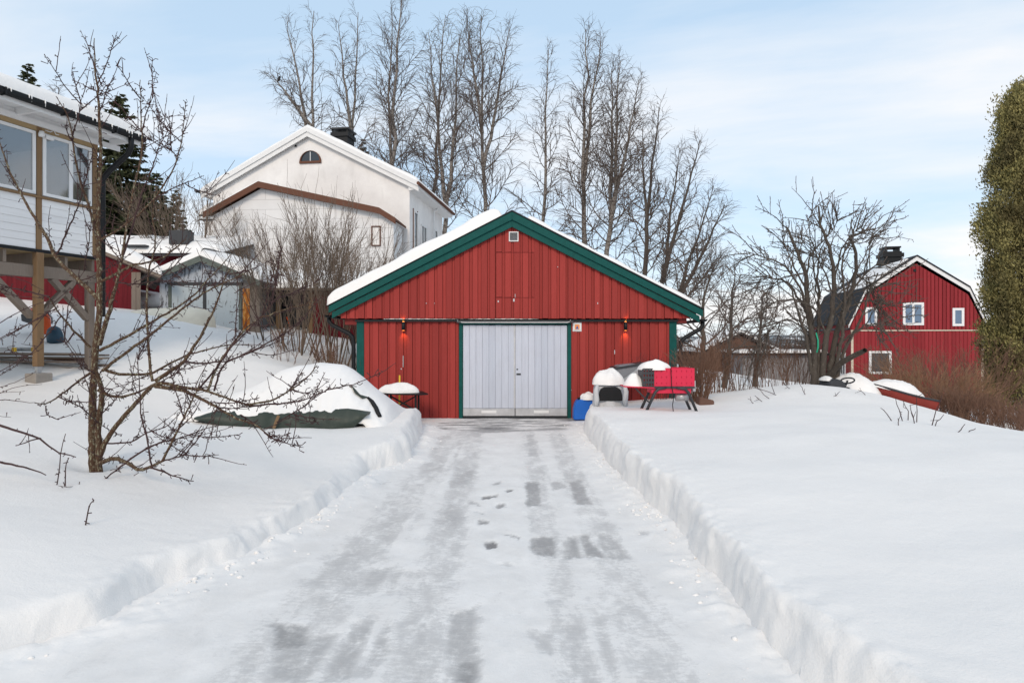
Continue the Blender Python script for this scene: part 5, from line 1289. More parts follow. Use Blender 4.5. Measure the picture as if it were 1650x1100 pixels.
for k in range(75):        # thinner side branches along the traced limbs
    a, b, px_, d = A_[r_.integers(0, len(A_))]
    px_ = np.array(px_, float); t = r_.uniform(.3, .97)*(len(px_)-1); i = min(int(t), len(px_)-2); p = px_[i]+(px_[i+1]-px_[i])*(t-i); dirn = px_[i+1]-px_[i]; dirn /= np.hypot(*dirn)+1e-6
    ang = r_.choice([-1, 1])*r_.uniform(.35, .95); c_, s_ = math.cos(ang), math.sin(ang); d1 = np.array([dirn[0]*c_-dirn[1]*s_, dirn[0]*s_+dirn[1]*c_]); L = r_.uniform(28, 95)
    q1 = p+d1*L*.5; q2 = q1+(d1+np.array([0, -.28]))*L*.5
    if max(p[1], q1[1], q2[1]) > 745: continue
    A2.append((.0062, .0022, [tuple(p), tuple(q1), tuple(q2)], r_.normal(0, .35)))
limb_tree(ap, YA, A_+A2, 'apple_bark', spur=(.032, .015, .075), shoot=1.2, seed=21)
# long thin whips and branch tips coming in from a neighbour tree outside the frame
nb_ = thing('bare_branches', 'thin leafless branches of a neighbouring tree reaching in over the snow, left edge', 'branches', (-6.6, 5.6, .7), None)
N_ = [(.014, .004, [(-60, 660), (0, 685), (38, 697), (64, 705), (80, 718), (87, 727), (104, 732), (122, 736)], -.1), (.007, .003, [(66, 706), (45, 712), (25, 718)], -.1),
 (.014, .004, [(-60, 735), (0, 744), (33, 751), (53, 755), (66, 762), (74, 765)], -.1), (.006, .002, [(-60, 690), (0, 641), (30, 647), (57, 648)], .2),
 (.004, .0018, [(-60, 640), (0, 624), (35, 612), (58, 598)], .2), (.004, .0018, [(-60, 650), (0, 634), (25, 622), (68, 619)], .2), (.0035, .0015, [(-60, 655), (0, 672), (18, 672)], .1), (.003, .0015, [(-60, 640), (0, 632), (40, 630)], .1),
 (.006, .002, [(-60, 560), (0, 520), (40, 497), (90, 480)], .3), (.005, .002, [(-60, 580), (0, 545), (45, 522), (80, 500)], .3), (.005, .002, [(-60, 500), (0, 470), (30, 478), (70, 480)], .3), (.005, .002, [(-60, 470), (0, 440), (40, 452), (75, 470)], .3), (.005, .002, [(-60, 620), (0, 600), (40, 575), (70, 560)], .3)]
limb_tree(nb_, 5.6, N_, 'apple_twig', spur=(.09, .01, .04), shoot=.12, seed=5)
# red tinted upright shoots low in the frame
for i, (pix, lb) in enumerate((([(90, 790), (93, 760), (93, 725), (98, 700)], 'thin knobbly shoot standing in snow, nearest left of apple tree'), ([(105, 764), (103, 750), (106, 738)], 'short dark shoot in the snow just left of the apple trunk'), ([(137, 823), (141, 814), (146, 807)], 'single short twig poking from bare snow below the apple tree'))):
    P = np.array([pxw(u, v, 5.6 if i < 2 else 4.7) for u, v in pix]); P[:, 1] += .02*np.arange(len(P))
    P[0, 2] = min(P[0, 2], gz(P[0, 0], P[0, 1])-.02)
    ln = [(np.array([pt_on(P, t)[0] for t in np.linspace(0, 1, 6)]), np.linspace(.0055, .003, 6))]
    for k in range(7):
        p, t = pt_on(P, rng.uniform(.1, .95)); e = p+nrm(rng.normal(0, 1, 3))*rng.uniform(.012, .03); ln.append((np.array([p, e]), np.array([.004, .004])))
    o = tubes_obj('snow_twig', ln, M['apple_twig'], None, 5); at_base(o, tuple(P[0])); tag(o, lb, 'twig', 'twigs poking through the left snow')

# old fruit tree on the right
YO = 14.2
ot = thing('old_fruit_tree', 'gnarled old fruit tree with dense dark arching bare branches between hedge and gambrel house', 'tree', (6.95, YO, .75), None)
O_ = [
 (.085, .022, [(1313, 624), (1311, 590), (1313, 567), (1307, 536), (1302, 490), (1298, 444), (1286, 407), (1267, 366)], .3),
 (.075, .018, [(1325, 618), (1325, 585), (1329, 555), (1341, 505), (1344, 444), (1338, 397), (1322, 366), (1319, 332)], -.3),
 (.075, .018, [(1335, 618), (1340, 580), (1347, 536), (1366, 493), (1378, 444), (1381, 407), (1366, 382), (1390, 372), (1409, 369)], .6),
 (0.0330, .006, [(1306, 530), (1292, 468), (1275, 440), (1261, 422), (1224, 413), (1196, 403)], -.6),
 (0.0303, .006, [(1304, 510), (1273, 456), (1240, 445), (1202, 456)], .5),
 (0.0330, .006, [(1347, 500), (1372, 470), (1395, 440), (1409, 428), (1425, 420)], -.5),
 (.07, .05, [(1335, 605), (1350, 590), (1363, 580), (1380, 571), (1394, 564)], -.9),
 (0.0248, .006, [(1320, 560), (1318, 480), (1310, 430), (1312, 400), (1300, 360), (1312, 335)], .6),
 (0.0248, .006, [(1352, 520), (1368, 455), (1392, 420), (1398, 395), (1405, 380)], .8),
 (0.0248, .006, [(1330, 540), (1318, 500), (1280, 480), (1235, 490), (1218, 515)], -.8),
 (0.0248, .006, [(1300, 470), (1270, 410), (1262, 385), (1258, 372)], .5),
 (0.0220, .006, [(1360, 500), (1400, 480), (1425, 500), (1430, 530)], .6),
 (0.0220, .006, [(1345, 450), (1355, 400), (1375, 375), (1390, 365)], -.3),
 (0.0220, .006, [(1298, 450), (1305, 410), (1340, 375), (1350, 355)], .5),
 (0.0220, .006, [(1345, 560), (1372, 540), (1400, 520), (1440, 525)], -.7),
 (0.0193, .006, [(1296, 440), (1255, 450), (1225, 480)], .6), (0.0193, .006, [(1340, 470), (1322, 420), (1290, 385)], -.5), (0.0193, .006, [(1310, 540), (1270, 510), (1240, 530), (1215, 560)], .4), (0.0193, .006, [(1378, 440), (1400, 455), (1420, 470)], .4)]
O_ += [(.05, .012, [(1318, 620), (1320, 580), (1316, 540), (1322, 490), (1316, 440), (1322, 400)], .5), (.05, .012, [(1340, 615), (1352, 570), (1358, 530), (1362, 480), (1356, 430), (1362, 395)], -.5), (.045, .012, [(1310, 615), (1303, 570), (1296, 530), (1282, 490), (1270, 450)], -.2), (.045, .01, [(1345, 612), (1362, 560), (1385, 520), (1402, 470), (1415, 440)], .3)]
O2 = []
r_ = np.random.default_rng(77)
for k in range(230):       # secondary branches along the limbs, arching outwards
    a, b, px_, d = O_[r_.integers(0, len(O_))]
    if b == .05: continue
    px_ = np.array(px_, float); t = r_.uniform(.35, 1)*(len(px_)-1); i = min(int(t), len(px_)-2); p = px_[i]+(px_[i+1]-px_[i])*(t-i); dirn = px_[i+1]-px_[i]; dirn /= np.hypot(*dirn)+1e-6
    ang = r_.choice([-1, 1])*r_.uniform(.3, 1.0); c_, s_ = math.cos(ang), math.sin(ang); d1 = np.array([dirn[0]*c_-dirn[1]*s_, dirn[0]*s_+dirn[1]*c_]); L = r_.uniform(25, 75)
    q1 = p+d1*L*.5; q2 = q1+(d1+np.array([np.sign(p[0]-1325)*.3, r_.uniform(-.1, .5)]))*L*.45
    O2.append((.013, .004, [tuple(p), tuple(q1), tuple(q2)], r_.normal(0, .5)))
limb_tree(ot, YO, O_+O2, 'old_bark', spur=(.13, .03, .16), shoot=1.0, seed=8, depth=.5, rmin=.006, twmat='twig', rough=.01)
rope = [pxw(u, v, YO-.35) for u, v in ((1315, 536), (1318, 548), (1318, 560), (1316, 568))]
tag(MB().tube(rope, .016, 8).build('green_rope', M['green_rope'], None, True), 'short green rope hanging in the old fruit tree fork', 'rope')
# ------------------------------------------------------------------ things standing in the snow
def ray_ground(u, v, y0=2.5, y1=40, f=None):
    """distance at which the sight line through a photo point meets the snow"""
    f = f or (lambda x, y: snow_h(x, y)); ys_ = np.linspace(y0, y1, 1500); x = (u-825)/1000*ys_; z = EYE+(550-v)/1000*ys_
    k = np.argmax(z <= f(x, ys_)); return np.array((x[k], ys_[k], z[k]))
# ---- vehicle under a tarpaulin
tv = thing('covered_vehicle', 'low vehicle under dark green tarpaulin heaped with deep snow, left of the garage', 'vehicle', (-3.4, 10.6, .3))
_hx = [-5.6, -5.2, -4.5, -4.09, -3.94, -3.65, -3.3, -2.89, -2.75, -2.59, -2.42, -2.24, -2.07, -1.97, -1.9]
_hz = [.55, .66, .92, 1.12, 1.22, 1.32, 1.355, 1.31, 1.24, 1.12, .95, .80, .62, .42, .20]
def veh_z(x, y, snow=True):
    x = np.asarray(x, float); y = np.asarray(y, float)
    h = np.interp(x, _hx, _hz); yf = 9.80+.05*pn(x*2.1, x*0+.5)+.03*pn(x*6, x*0+4)
    zf = .03*pn(x*9, x*0+2)+np.interp(x, [-5.6, -4.7, -3.6, -2.6, -2.35, -2.15, -2.0, -1.9], [.50, .58, .55, .60, .50, .38, .28, .15])+.035*pn(x*2.7, x*0+7)
    q = np.clip((y-yf)/(10.65-yf), 0, 1); k = np.clip((y-10.65)/1.15, 0, 1)
    top = zf+(h-zf)*(1-(1-q)**2.1)
    back = h-(h-.45)*(k**2.0)
    z = np.where(y < 10.65, top, back)
    if snow: z = z+.03*pn(x*2.2, y*2.2)+.05*np.clip(1-q*1.6, 0, 1)*(pn(x*5, y*5)+.6*pn(x*11, y*11))
    return z, yf
xv = np.linspace(-5.5, -1.9, 150); qv = np.linspace(0, 1, 60)
QX, QQ = np.meshgrid(xv, qv); _, yf = veh_z(QX, QX*0+10)
QY = yf+QQ**1.25*(11.8-yf); QZ, _ = veh_z(QX, QY)
rim = np.clip(QQ/.06, 0, 1); QZ = QZ-(1-rim)*.11*(1-.0); QY = QY-.035*np.sin(rim*np.pi)
idx = np.arange(QX.size).reshape(QX.shape); Fv = np.stack([idx[:-1, :-1], idx[:-1, 1:], idx[1:, 1:], idx[1:, :-1]], -1).reshape(-1, 4)
np_mesh('snow_cover', np.stack([QX, QY, QZ], -1).reshape(-1, 3), Fv, M['roof_snow'], tv, True)
# the tarpaulin skirt: folds hanging to the snow
xt = np.linspace(-4.98, -2.27, 120); st = np.linspace(0, 1, 14); TX, TS = np.meshgrid(xt, st)
zt0 = np.interp(xt, [-4.98, -4.5, -3.8, -3.2, -2.9, -2.5, -2.27], [.50, .36, .28, .20, .16, .36, .57]); zt1 = np.interp(xt, [-4.98, -4.7, -3.6, -2.6, -2.27], [.54, .62, .60, .66, .60])
TZ = zt0[None]+(zt1-zt0)[None]*TS; yb = 9.83+.05*pn(xt*2.1, xt*0+.5)+.03*pn(xt*6, xt*0+4)
TY = yb[None]-.10*(1-TS)**.7-.05*np.sin(TS*3.1)+.06*pn(TX*2.2+TZ*2, TZ*3)*(1-TS*.5)+.05*np.abs(pn(TX*2.1+TZ*4, TZ*2))+.02*np.abs(pn(TX*1.3-TZ*2.5, TZ*.5+3))*4*(1-TS)
Vt = np.concatenate([np.stack([TX, TY, TZ], -1).reshape(-1, 3), np.stack([TX, TY+.5+TS*.4, TZ-.02], -1).reshape(-1, 3)])
n1, n2 = TX.shape; ix = np.arange(n1*n2).reshape(n1, n2); f1 = np.stack([ix[:-1, :-1], ix[:-1, 1:], ix[1:, 1:], ix[1:, :-1]], -1).reshape(-1, 4)
ix2 = ix+n1*n2
caps = [np.stack([a[:-1], a[1:], b[1:], b[:-1]], -1) for a, b in ((ix[-1], ix2[-1]), (ix[:, 0], ix2[:, 0]), (ix[:, -1], ix2[:, -1]))]
np_mesh('tarpaulin', Vt, np.concatenate([f1, f1[:, ::-1]+n1*n2]+caps), M['tarp'], tv, True)
la = pxw(449, 669, 9.66); lb_ = pxw(441, 690, 9.62)
tag(at_base(MB().beam(la, lb_, .045, .02, up=(0, -1, .2)).build('wooden_lath', M['post_timber'], None, bevel=.003), tuple(lb_)), 'short pale wooden lath leaning on the green tarpaulin edge', 'lath')
# dark window edge showing through the snow on its steep right end
hit = lambda u, v: ray_ground(u, v, 9.3, 12, lambda x, y: np.where(y > 9.7, veh_z(x, y)[0], -9))
tri = [hit(u, v)+np.array([0, -.03, .02]) for u, v in ((566, 621), (572, 627), (581, 637), (594, 641), (584, 643), (572, 634))]
MB().prism(tri, (0, .05, -.02)).build('side_window', M['tarp'], tv)
MB().tube([hit(u, v)+np.array([0, -.015, .012]) for u, v in ((593, 641), (600, 648), (606, 658), (609, 666), (613, 672))], [.02, .035, .04, .04, .03], 8).build('window_edge', M['black'], tv, True)

# ---- small black table with snow, and the marker pole behind it
tb = thing('garden_table', 'small black table carrying a snow heap against the red garage wall', 'table', (-2.3, 13.2, .2))
MB().prism([(-2.78, 12.95, .615), (-1.95, 12.90, .60), (-1.76, 13.05, .60), (-1.95, 13.5, .615), (-2.78, 13.5, .625)], (0, 0, .028)).build('table_top', M['black'], tb, bevel=.006)
for x, y in ((-2.62, 13.05), (-2.02, 13.02), (-2.62, 13.42), (-2.02, 13.42)): MB().box((x-.02, y-.02, gz(x, y)-.1), (x+.02, y+.02, .602)).build('leg', M['black'], tb)
MB().beam((-2.60, 13.2, .25), (-2.04, 13.25, .56), .03, .03).build('cross_brace', M['black'], tb)
MB().beam((-2.04, 13.2, .25), (-2.60, 13.25, .56), .03, .03).build('cross_brace', M['black'], tb)
o = snow_heap('snow_cover', (-2.40, 13.2, .638), .42, .25, .20, tb, seed=3, lump=.5, ex=.5)
x = (643-825)*.0136
tag(at_base(MB().tube([(x, 13.62, gz(x, 13.62)-.1), (x+.01, 13.62, .98)], .018, 10).build('marker_pole', M['yellow'], None, True), (x, 13.62, gz(x, 13.62))), 'yellow-orange snow marker pole standing behind the small black table', 'pole')

# ---- blue canister
bc = thing('blue_canister', 'bright blue plastic canister with a lump of snow on top, right of the garage doors', 'canister', (1.55, 13.62, .04))
MB().prism([(1.335, 13.45, .02), (1.79, 13.45, .02), (1.79, 13.45, .40), (1.74, 13.45, .455), (1.50, 13.45, .455), (1.43, 13.45, .45), (1.38, 13.45, .38), (1.345, 13.45, .25)], (0, .34, 0)).build('body', M['blue_plastic'], bc, bevel=.022)
MB().lathe((1.47, 13.6, .452), [(.035, -.005), (.037, .035), (.03, .045)], 14).build('cap', M['black'], bc, True)
MB().tube([(1.56, 13.61, .45), (1.58, 13.61, .505), (1.70, 13.61, .505), (1.73, 13.61, .45)], .018, 8).build('handle', M['blue_plastic'], bc, True)
snow_heap('snow_cover', (1.665, 13.58, .452), .17, .17, .16, bc, seed=8, ex=.35, lump=.3)
# ---- grill under a pale cover
gc = thing('covered_grill', 'rounded grill under a pale grey cover with open dark front and domed snow cap', 'grill', (1.98, 12.7, .35))
n1, n2 = 16, 40; Vc = []
for i in range(n1):
    t = i/(n1-1); z = .30+.66*t
    rr = .345*(1-.10*t-.38*max(0, t-.72)**1.2*2.2)
    for j in range(n2):
        a = 2*math.pi*j/n2; fold = 1+.045*math.sin(a*7+1.5*t)*(1-t*.7)+.02*math.sin(a*13)
        Vc.append((1.975+rr*fold*math.cos(a)*.93, 12.72+rr*fold*math.sin(a)*.85, z))
ix = np.arange(n1*n2).reshape(n1, n2); Fc = np.stack([ix[:-1], np.roll(ix[:-1], -1, 1), np.roll(ix[1:], -1, 1), ix[1:]], -1).reshape(-1, 4).tolist()
cb_ = MB(); cb_.add(Vc, Fc); cb_.f.append(tuple(ix[-1].tolist())); cb_.build('cover', M['cover'], gc, True)
fp = [(1.975+.24*c, 12.41, .66+s) for c, s in ((-1.0, -.13), (1.0, -.13), (.96, .0), (.82, .10), (.5, .15), (-.5, .15), (-.82, .10), (-.96, .0))]
mbg = MB(); mbg.prism(fp, (0, .12, 0)); mbg.build('dark_front', M['grill_net'], gc, bevel=.01)
lo_ = MB()
for i in range(6): lo_.box((1.975-.22, 12.402, .555+i*.036), (1.975+.22, 12.412, .567+i*.036))
lo_.build('grille', M['black'], gc)
for s in (-1, 1):
    MB().tube([(1.975+s*.27, 12.40, .86), (1.975+s*.30, 12.385, .72), (1.975+s*.285, 12.39, .56), (1.975+s*.30, 12.42, .40)], [.03, .05, .055, .04], 10).build('cover_fold', M['cover'], gc, True)
snow_heap('snow_cover', (1.965, 12.70, .845), .335, .30, .31, gc, seed=12, ex=.5, lump=.35)
# ---- grey tub behind
gt_ = thing('grey_tub', 'tilted grey plastic tub with snow sliding over it, behind the red saw', 'tub', (2.5, 13.0, .7))
MB().prism([(2.18, 12.9, .74), (2.30, 12.9, .73), (2.82, 12.9, 1.22), (2.76, 12.9, 1.27), (2.24, 12.9, 1.22), (2.14, 12.9, 1.15)], (0, .55, 0)).build('shell', M['grey_box'], gt_, bevel=.02)
MB().prism([(2.12, 12.86, 1.14), (2.78, 12.86, 1.245), (2.78, 12.86, 1.285), (2.12, 12.86, 1.18)], (0, .62, 0)).build('rim', M['dark_grey'], gt_, bevel=.008)
MB().prism([(2.20, 12.84, .86), (2.60, 12.84, 1.16), (2.72, 12.84, 1.13), (2.35, 12.84, .80)], (0, .3, 0)).build('pale_panel', M['galv'], gt_, bevel=.008)
# ---- red log saw
YS = 11.5
sw = thing('log_saw', 'pink-red slotted log saw on slanted black legs with snow on top, right of garage doors', 'saw', (2.9, YS, .45))
def slotted(x0, x1, z0, z1, y, d, cols, rows, sw_, sh_):
    m = MB(); cx = [x0+(x1-x0)*(i+.5)/cols for i in range(cols)]; cz = [z0+(z1-z0)*(j+.5)/rows for j in range(rows)]
    X = [x0]+[v for c in cx for v in (c-sw_/2, c+sw_/2)]+[x1]; Zs = [z0]+[v for c in cz for v in (c-sh_/2, c+sh_/2)]+[z1]
    for i in range(len(X)-1):
        if i % 2 == 0: m.box((X[i], y, z0), (X[i+1], y+d, z1)); continue
        for j in range(len(Zs)-1):
            if j % 2 == 0: m.box((X[i], y, Zs[j]), (X[i+1], y+d, Zs[j+1]))
    return m
bx0, bx1, bz0, bz1 = 2.50, 3.31, .905, 1.235
slotted(2.585, bx1, bz0, bz1, YS-.22, .006, 8, 3, .008, .034).build('guard', M['saw_red'], sw)
MB().box((2.60, YS-.19, bz0+.01), (bx1-.01, YS-.184, bz1-.02)).build('liner', M['saw_red'], sw)
slotted(2.585, bx1, bz0, bz1, YS+.22, .006, 8, 3, .008, .034).build('guard', M['saw_red'], sw)
MB().box((bx1, YS-.22, bz0), (bx1+.008, YS+.226, bz1)).build('end_plate', M['saw_red'], sw)
gp2 = slotted(2.375, 2.58, bz0-.01, bz1-.005, YS-.245, .02, 4, 4, .022, .04); gp2.build('perforated_end', M['dark_grey'], sw)
MB().box((2.375, YS-.22, bz0), (2.39, YS+.20, bz1-.02)).build('inner_plate', M['dark_grey'], sw)
MB().prism([(2.03, YS-.26, .892), (2.58, YS-.26, .872), (2.58, YS+.2, .872), (2.03, YS+.2, .892)], (0, 0, .018)).build('feed_table', M['saw_red'], sw)
MB().box((2.54, YS-.20, .775), (3.26, YS+.18, .872)).build('lower_tray', M['saw_red'], sw, bevel=.006)
MB().box((2.47, YS-.235, .868), (3.32, YS-.20, .902)).build('frame_rail', M['dark_grey'], sw)
for y in (-.23, .2):
    MB().tube([(2.80, YS+y, .885), (2.66, YS+y, .86), (2.60, YS+y, .80), (2.40, YS+y-.02, .38)], .026, 10).build('leg', M['dark_grey'], sw, True)
    MB().tube([(2.98, YS+y, .885), (3.14, YS+y, .86), (3.20, YS+y, .80), (3.36, YS+y-.02, .42)], .026, 10).build('leg', M['dark_grey'], sw, True)
MB().tube([(2.24, YS-.23, .875), (2.48, YS-.24, .62)], .013, 8).build('brace', M['dark_grey'], sw, True)
mo = MB().tube([(3.02, YS-.06, .70), (3.24, YS-.06, .70)], .075, 20).build('motor', M['galv'], sw, True)
MB().box((3.05, YS-.12, .77), (3.20, YS-.02, .80)).build('motor_bracket', M['dark_grey'], sw)
MB().box((3.31, YS-.12, .80), (3.37, YS+.02, 1.0)).build('switch_box', M['galv'], sw, bevel=.006)
MB().tube([(2.885, YS-.235, 1.245), (2.887, YS-.245, 1.1), (2.895, YS-.25, .9), (2.93, YS-.27, .72), (2.90, YS-.29, .58), (2.915, YS-.31, .40)], .0075, 8).build('cable', M['black'], sw, True)
snow_heap('snow_cover', (2.62, YS-.03, 1.20), .30, .24, .17, sw, seed=22, ex=.55, lump=.55)
snow_heap('table_snow', (2.27, YS+.02, .888), .22, .22, .24, sw, seed=24, ex=1.15, lump=.25)
# brown stump and half buried junk behind the saw
tag(at_base(MB().prism([(3.66, 12.2, .2), (3.98, 12.2, .2), (3.98, 12.2, .56), (3.70, 12.2, .63)], (0, .3, 0)).build('brown_box', M['stucco_brown'], None, bevel=.02), (3.8, 12.3, .3)), 'brown wooden box half buried in snow beside the broom-like shrub', 'box')

# ---- boat, machine on the right crest
rb_ = thing('red_boat', 'small red dinghy with dark rim, heaped with snow on the right crest', 'boat', (8.7, 14.1, .2))
Pa, Pb = np.array((7.98, 14.1, .80)), np.array((9.30, 13.85, .42)); n1, n2 = 22, 13; Vb = []; rimA = []; rimB = []
for i in range(n1):
    t = i/(n1-1); c = Pa+(Pb-Pa)*t; w_ = .42*min(1, (t*3.2)**.6)*(1-.15*t); sag = .03*math.sin(t*3.14)
    for j in range(n2):
        a = math.pi*(j/(n2-1)); Vb.append((c[0], c[1]-w_*math.cos(a), c[2]-sag-(.26+.05*t)*math.sin(a)**.7*min(1, .35+t*2)))
    rimA.append((c[0], c[1]-w_, c[2]-sag)); rimB.append((c[0], c[1]+w_, c[2]-sag))
ix = np.arange(n1*n2).reshape(n1, n2); Fb = np.stack([ix[:-1, :-1], ix[:-1, 1:], ix[1:, 1:], ix[1:, :-1]], -1).reshape(-1, 4).tolist()
h_ = MB(); h_.add(Vb, Fb); h_.f.append(tuple(ix[-1].tolist())); h_.build('hull', M['boat_red'], rb_, True)
MB().tube(rimA+rimB[::-1], .024, 8).build('gunwale', M['dark_grey'], rb_, True)
hs = snow_heap('snow_cover', (0, 0, 0), .66, .36, .30, None, seed=33, ex=.8, lump=.12)
c = (Pa+Pb)/2; rot = Matrix.Rotation(math.atan2(Pb[2]-Pa[2], Pb[0]-Pa[0])*-1, 4, 'Y')
hs.data.transform(Matrix.Translation(Vector(c)-Vector(rb_.location)+vec(.02, 0, -.06)) @ rot); hs.parent = rb_
mw = thing('ride_on_machine', 'dark ride-on machine with black steering wheel buried in snow under the old fruit tree', 'machine', (7.35, 13.6, .6))
MB().prism([(6.80, 13.35, .60), (7.20, 13.35, .58), (7.22, 13.35, .76), (7.12, 13.35, .88), (6.98, 13.35, .92), (6.84, 13.35, .82)], (0, .5, 0)).build('hood', M['dark_grey'], mw, bevel=.03)
MB().box((6.78, 13.30, .55), (7.3, 13.9, .66)).build('body', M['black'], mw, bevel=.02)
ring = [(7.30+.14*math.cos(a), 13.5+.10*math.sin(a), .87+.045*math.sin(a)+.03*math.cos(a)) for a in np.linspace(0, 2*math.pi, 25)]
MB().tube(ring, .016, 8, cap=False).build('steering_wheel', M['black'], mw, True)
MB().tube([(7.30, 13.5, .87), (7.20, 13.5, .62)], .02, 8).build('steering_column', M['black'], mw, True)
MB().tube([(7.24, 13.42, .64), (7.24, 13.56, .64)], .10, 16).build('wheel', M['black'], mw, True)
snow_heap('snow_cover', (6.93, 13.7, .86), .13, .2, .10, mw, seed=41, lump=.3)
tag(at_base(snow_heap('snow_mound', (7.72, 14.1, .52), .62, .5, .48, None, seed=44, ex=.8, lump=.12), (7.72, 14.1, .52)), 'smooth white snow mound between the ride-on machine and red dinghy', 'snow mound')

# ---- twigs poking through the right snow field
TW = [((1419, 657), (1439, 678), 'leaning twig left of the upright stalks below the red dinghy'), ((1443, 641), (1455, 678), 'tall left-leaning stalk below the red dinghy'), ((1455, 645), (1463, 677), 'thin stalk between two taller stalks below the red dinghy'),
 ((1467, 652), (1474, 682), 'stalk just left of the straight upright one on the snow slope'), ((1477, 636), (1477, 680), 'straight upright stalk below the stern of the red dinghy'), ((1518, 636), (1501, 685), 'tall right-leaning stalk in front of the russet thicket'),
 ((1519, 670), (1506, 686), 'short right-leaning stalk beside the tall leaning one'), ((1555, 683), (1540, 696), 'short slanted twig on the bare right snow edge'), ((1572, 690), (1558, 696), 'rightmost short twig lying almost flat on the snow edge'),
 ((1289, 620), (1299, 636), 'dark slanted twig in front of the old fruit tree trunk'), ((1351, 632), (1344, 639), 'short crooked twig below the ride-on machine'), ((1448, 675), (1448, 686), 'tiny upright stub on the right snow slope'),
 ((1205, 642), (1217, 650), 'lowest slanting twig in the snow hollow before the hedge'), ((1216, 637), (1231, 647), 'slanting twig in the middle of the snow hollow'), ((1216, 623), (1256, 636), 'long flat twig arching over the snow hollow'), ((1240, 612), (1249, 634), 'upright thin twig at the back of the snow hollow'), ((1222, 626), (1243, 642), 'curved twig under the long flat twig in the hollow'),
 ((1262, 617), (1276, 626), 'short twig near the hedge foot close to the old fruit tree'), ((1383, 628), (1397, 637), 'thin twig beside the bow of the red dinghy')]
for (u0, v0), (u1, v1), lb in TW:
    b = ray_ground(u1, v1); e = np.array(((u0-825)/1000*(b[1]+.1), b[1]+.1, EYE+(550-v0)/1000*(b[1]+.1)))
    b[2] -= .03; m_ = (b+e)/2+rng.normal(0, .012, 3); ln = [(np.array([b, (b+m_)/2, m_, (m_+e)/2+rng.normal(0, .006, 3), e]), np.linspace(.0075, .004, 5))]
    for k in range(rng.integers(0, 4)):
        p, t = pt_on(ln[0][0], rng.uniform(.3, .95)); q = p+nrm(t*.5+rng.normal(0, .6, 3))*rng.uniform(.04, .14); ln.append((np.array([p, (p+q)/2, q]), np.array([.004, .0035, .003])))
    o = tubes_obj('snow_twig', ln, M['apple_twig'], None, 5); at_base(o, tuple(b)); tag(o, lb, 'twig', 'twigs poking through the right snow')

# ---- stored things under the veranda
r = random.Random(31)
PLK = [(-.3, 12.1, 1.22, 3.1, -3, .16, 'grey_timber'), (.1, 12.25, 1.27, 3.3, 1, .14, 'plank'), (-.1, 12.0, 1.33, 3.2, -1, .18, 'plank'), (.0, 12.4, 1.36, 3.0, 2, .12, 'brown_timber'), (.15, 12.15, 1.41, 3.4, -2, .15, 'grey_timber'), (.2, 12.35, 1.46, 3.0, 0, .13, 'plank'), (.05, 12.0, 1.49, 2.8, -4, .11, 'grey_timber'), (-.6, 11.6, 1.10, 2.2, 4, .16, 'brown_timber'), (-.5, 11.75, 1.13, 2.4, -3, .14, 'brown_timber')]
PL = ['lowest grey plank of the stack under the veranda', 'worn plank second from the bottom of the stack', 'wide worn plank in the middle of the stack', 'narrow brown plank in the middle of the stack', 'long grey plank in the upper part of the stack', 'worn plank just below the top of the stack', 'topmost narrow grey plank of the stack', 'dark brown board on the snow left of the post footing', 'dark brown board on the snow behind the post footing']
for (dx, y, z, L, ang, w_, mt_), lb in zip(PLK, PL):
    c = Vector((-9.75+dx, y, z)); d = vec(math.cos(R(ang)), math.sin(R(ang)), r.uniform(-.012, .012)); 
    tag(at_base(MB().beam(c-d*L/2, c+d*L/2, w_, .035).build('plank', M[mt_], None, bevel=.003), tuple(c)), lb, 'plank', 'planks stored under the veranda')
zs = gz(-9.9, 12.2); 
for x in (-10.6, -8.9): tag(at_base(MB().box((x-.05, 11.85, zs-.3), (x+.05, 12.55, 1.195)).build('plank_bearer', M['grey_timber'], None), (x, 12.2, zs)), 'squared bearer under the left end of the plank stack' if x < -10 else 'squared bearer under the right end of the plank stack', 'bearer')
al = thing('ladder', 'aluminium ladder with yellow end caps lying on the plank stack', 'ladder', (-10.4, 12.1, 1.52))
for y, nm in ((11.95, 0), (12.33, 1)):
    MB().box((-11.9, y-.014, 1.525), (-9.62+.08*nm, y+.014, 1.60)).build('rail', M['galv'], al)
    MB().box((-9.62+.08*nm, y-.02, 1.52), (-9.55+.08*nm, y+.02, 1.605)).build('end_cap', M['yellow'], al, bevel=.004)
for i in range(8): MB().tube([(-11.7+i*.28, 11.97, 1.562), (-11.7+i*.28, 12.31, 1.562)], .015, 8).build('rung', M['galv'], al, True)
ss = thing('snow_scoop', 'orange snow scoop with dark underside tilted behind the veranda post', 'snow scoop', (-10.8, 14.1, 1.7))
sc_ = [pxw(u, v, y) for u, v, y in ((34, 503, 14.0), (50, 496, 14.2), (70, 499, 14.0), (80, 512, 14.0), (81, 526, 14.0), (76, 541, 13.9), (52, 524, 14.0), (36, 517, 14.0))]
MB().prism([sc_[2], sc_[3], sc_[4], sc_[5], pxw(62, 532, 13.9), pxw(60, 506, 13.95)], (-.02, .06, 0)).build('side_panel', M['orange'], ss, bevel=.008)
MB().prism([pxw(33, 506, 14.05), pxw(62, 507, 14.0), pxw(63, 532, 13.95), pxw(48, 522, 14.0), pxw(34, 517, 14.05)], (0, .3, .05)).build('underside', M['dark_grey'], ss, bevel=.01)
MB().prism([sc_[0], pxw(60, 503, 13.98), sc_[2], sc_[1]], (0, .25, .03)).build('upper_edge', M['orange'], ss, bevel=.006)
MB().tube([pxw(76, 503, 14.2), pxw(84, 512, 14.2), pxw(84, 522, 14.2)], .022, 8).build('handle', M['galv'], ss, True)
bb = MB(); pb_ = pxw(89, 546, 13.6)
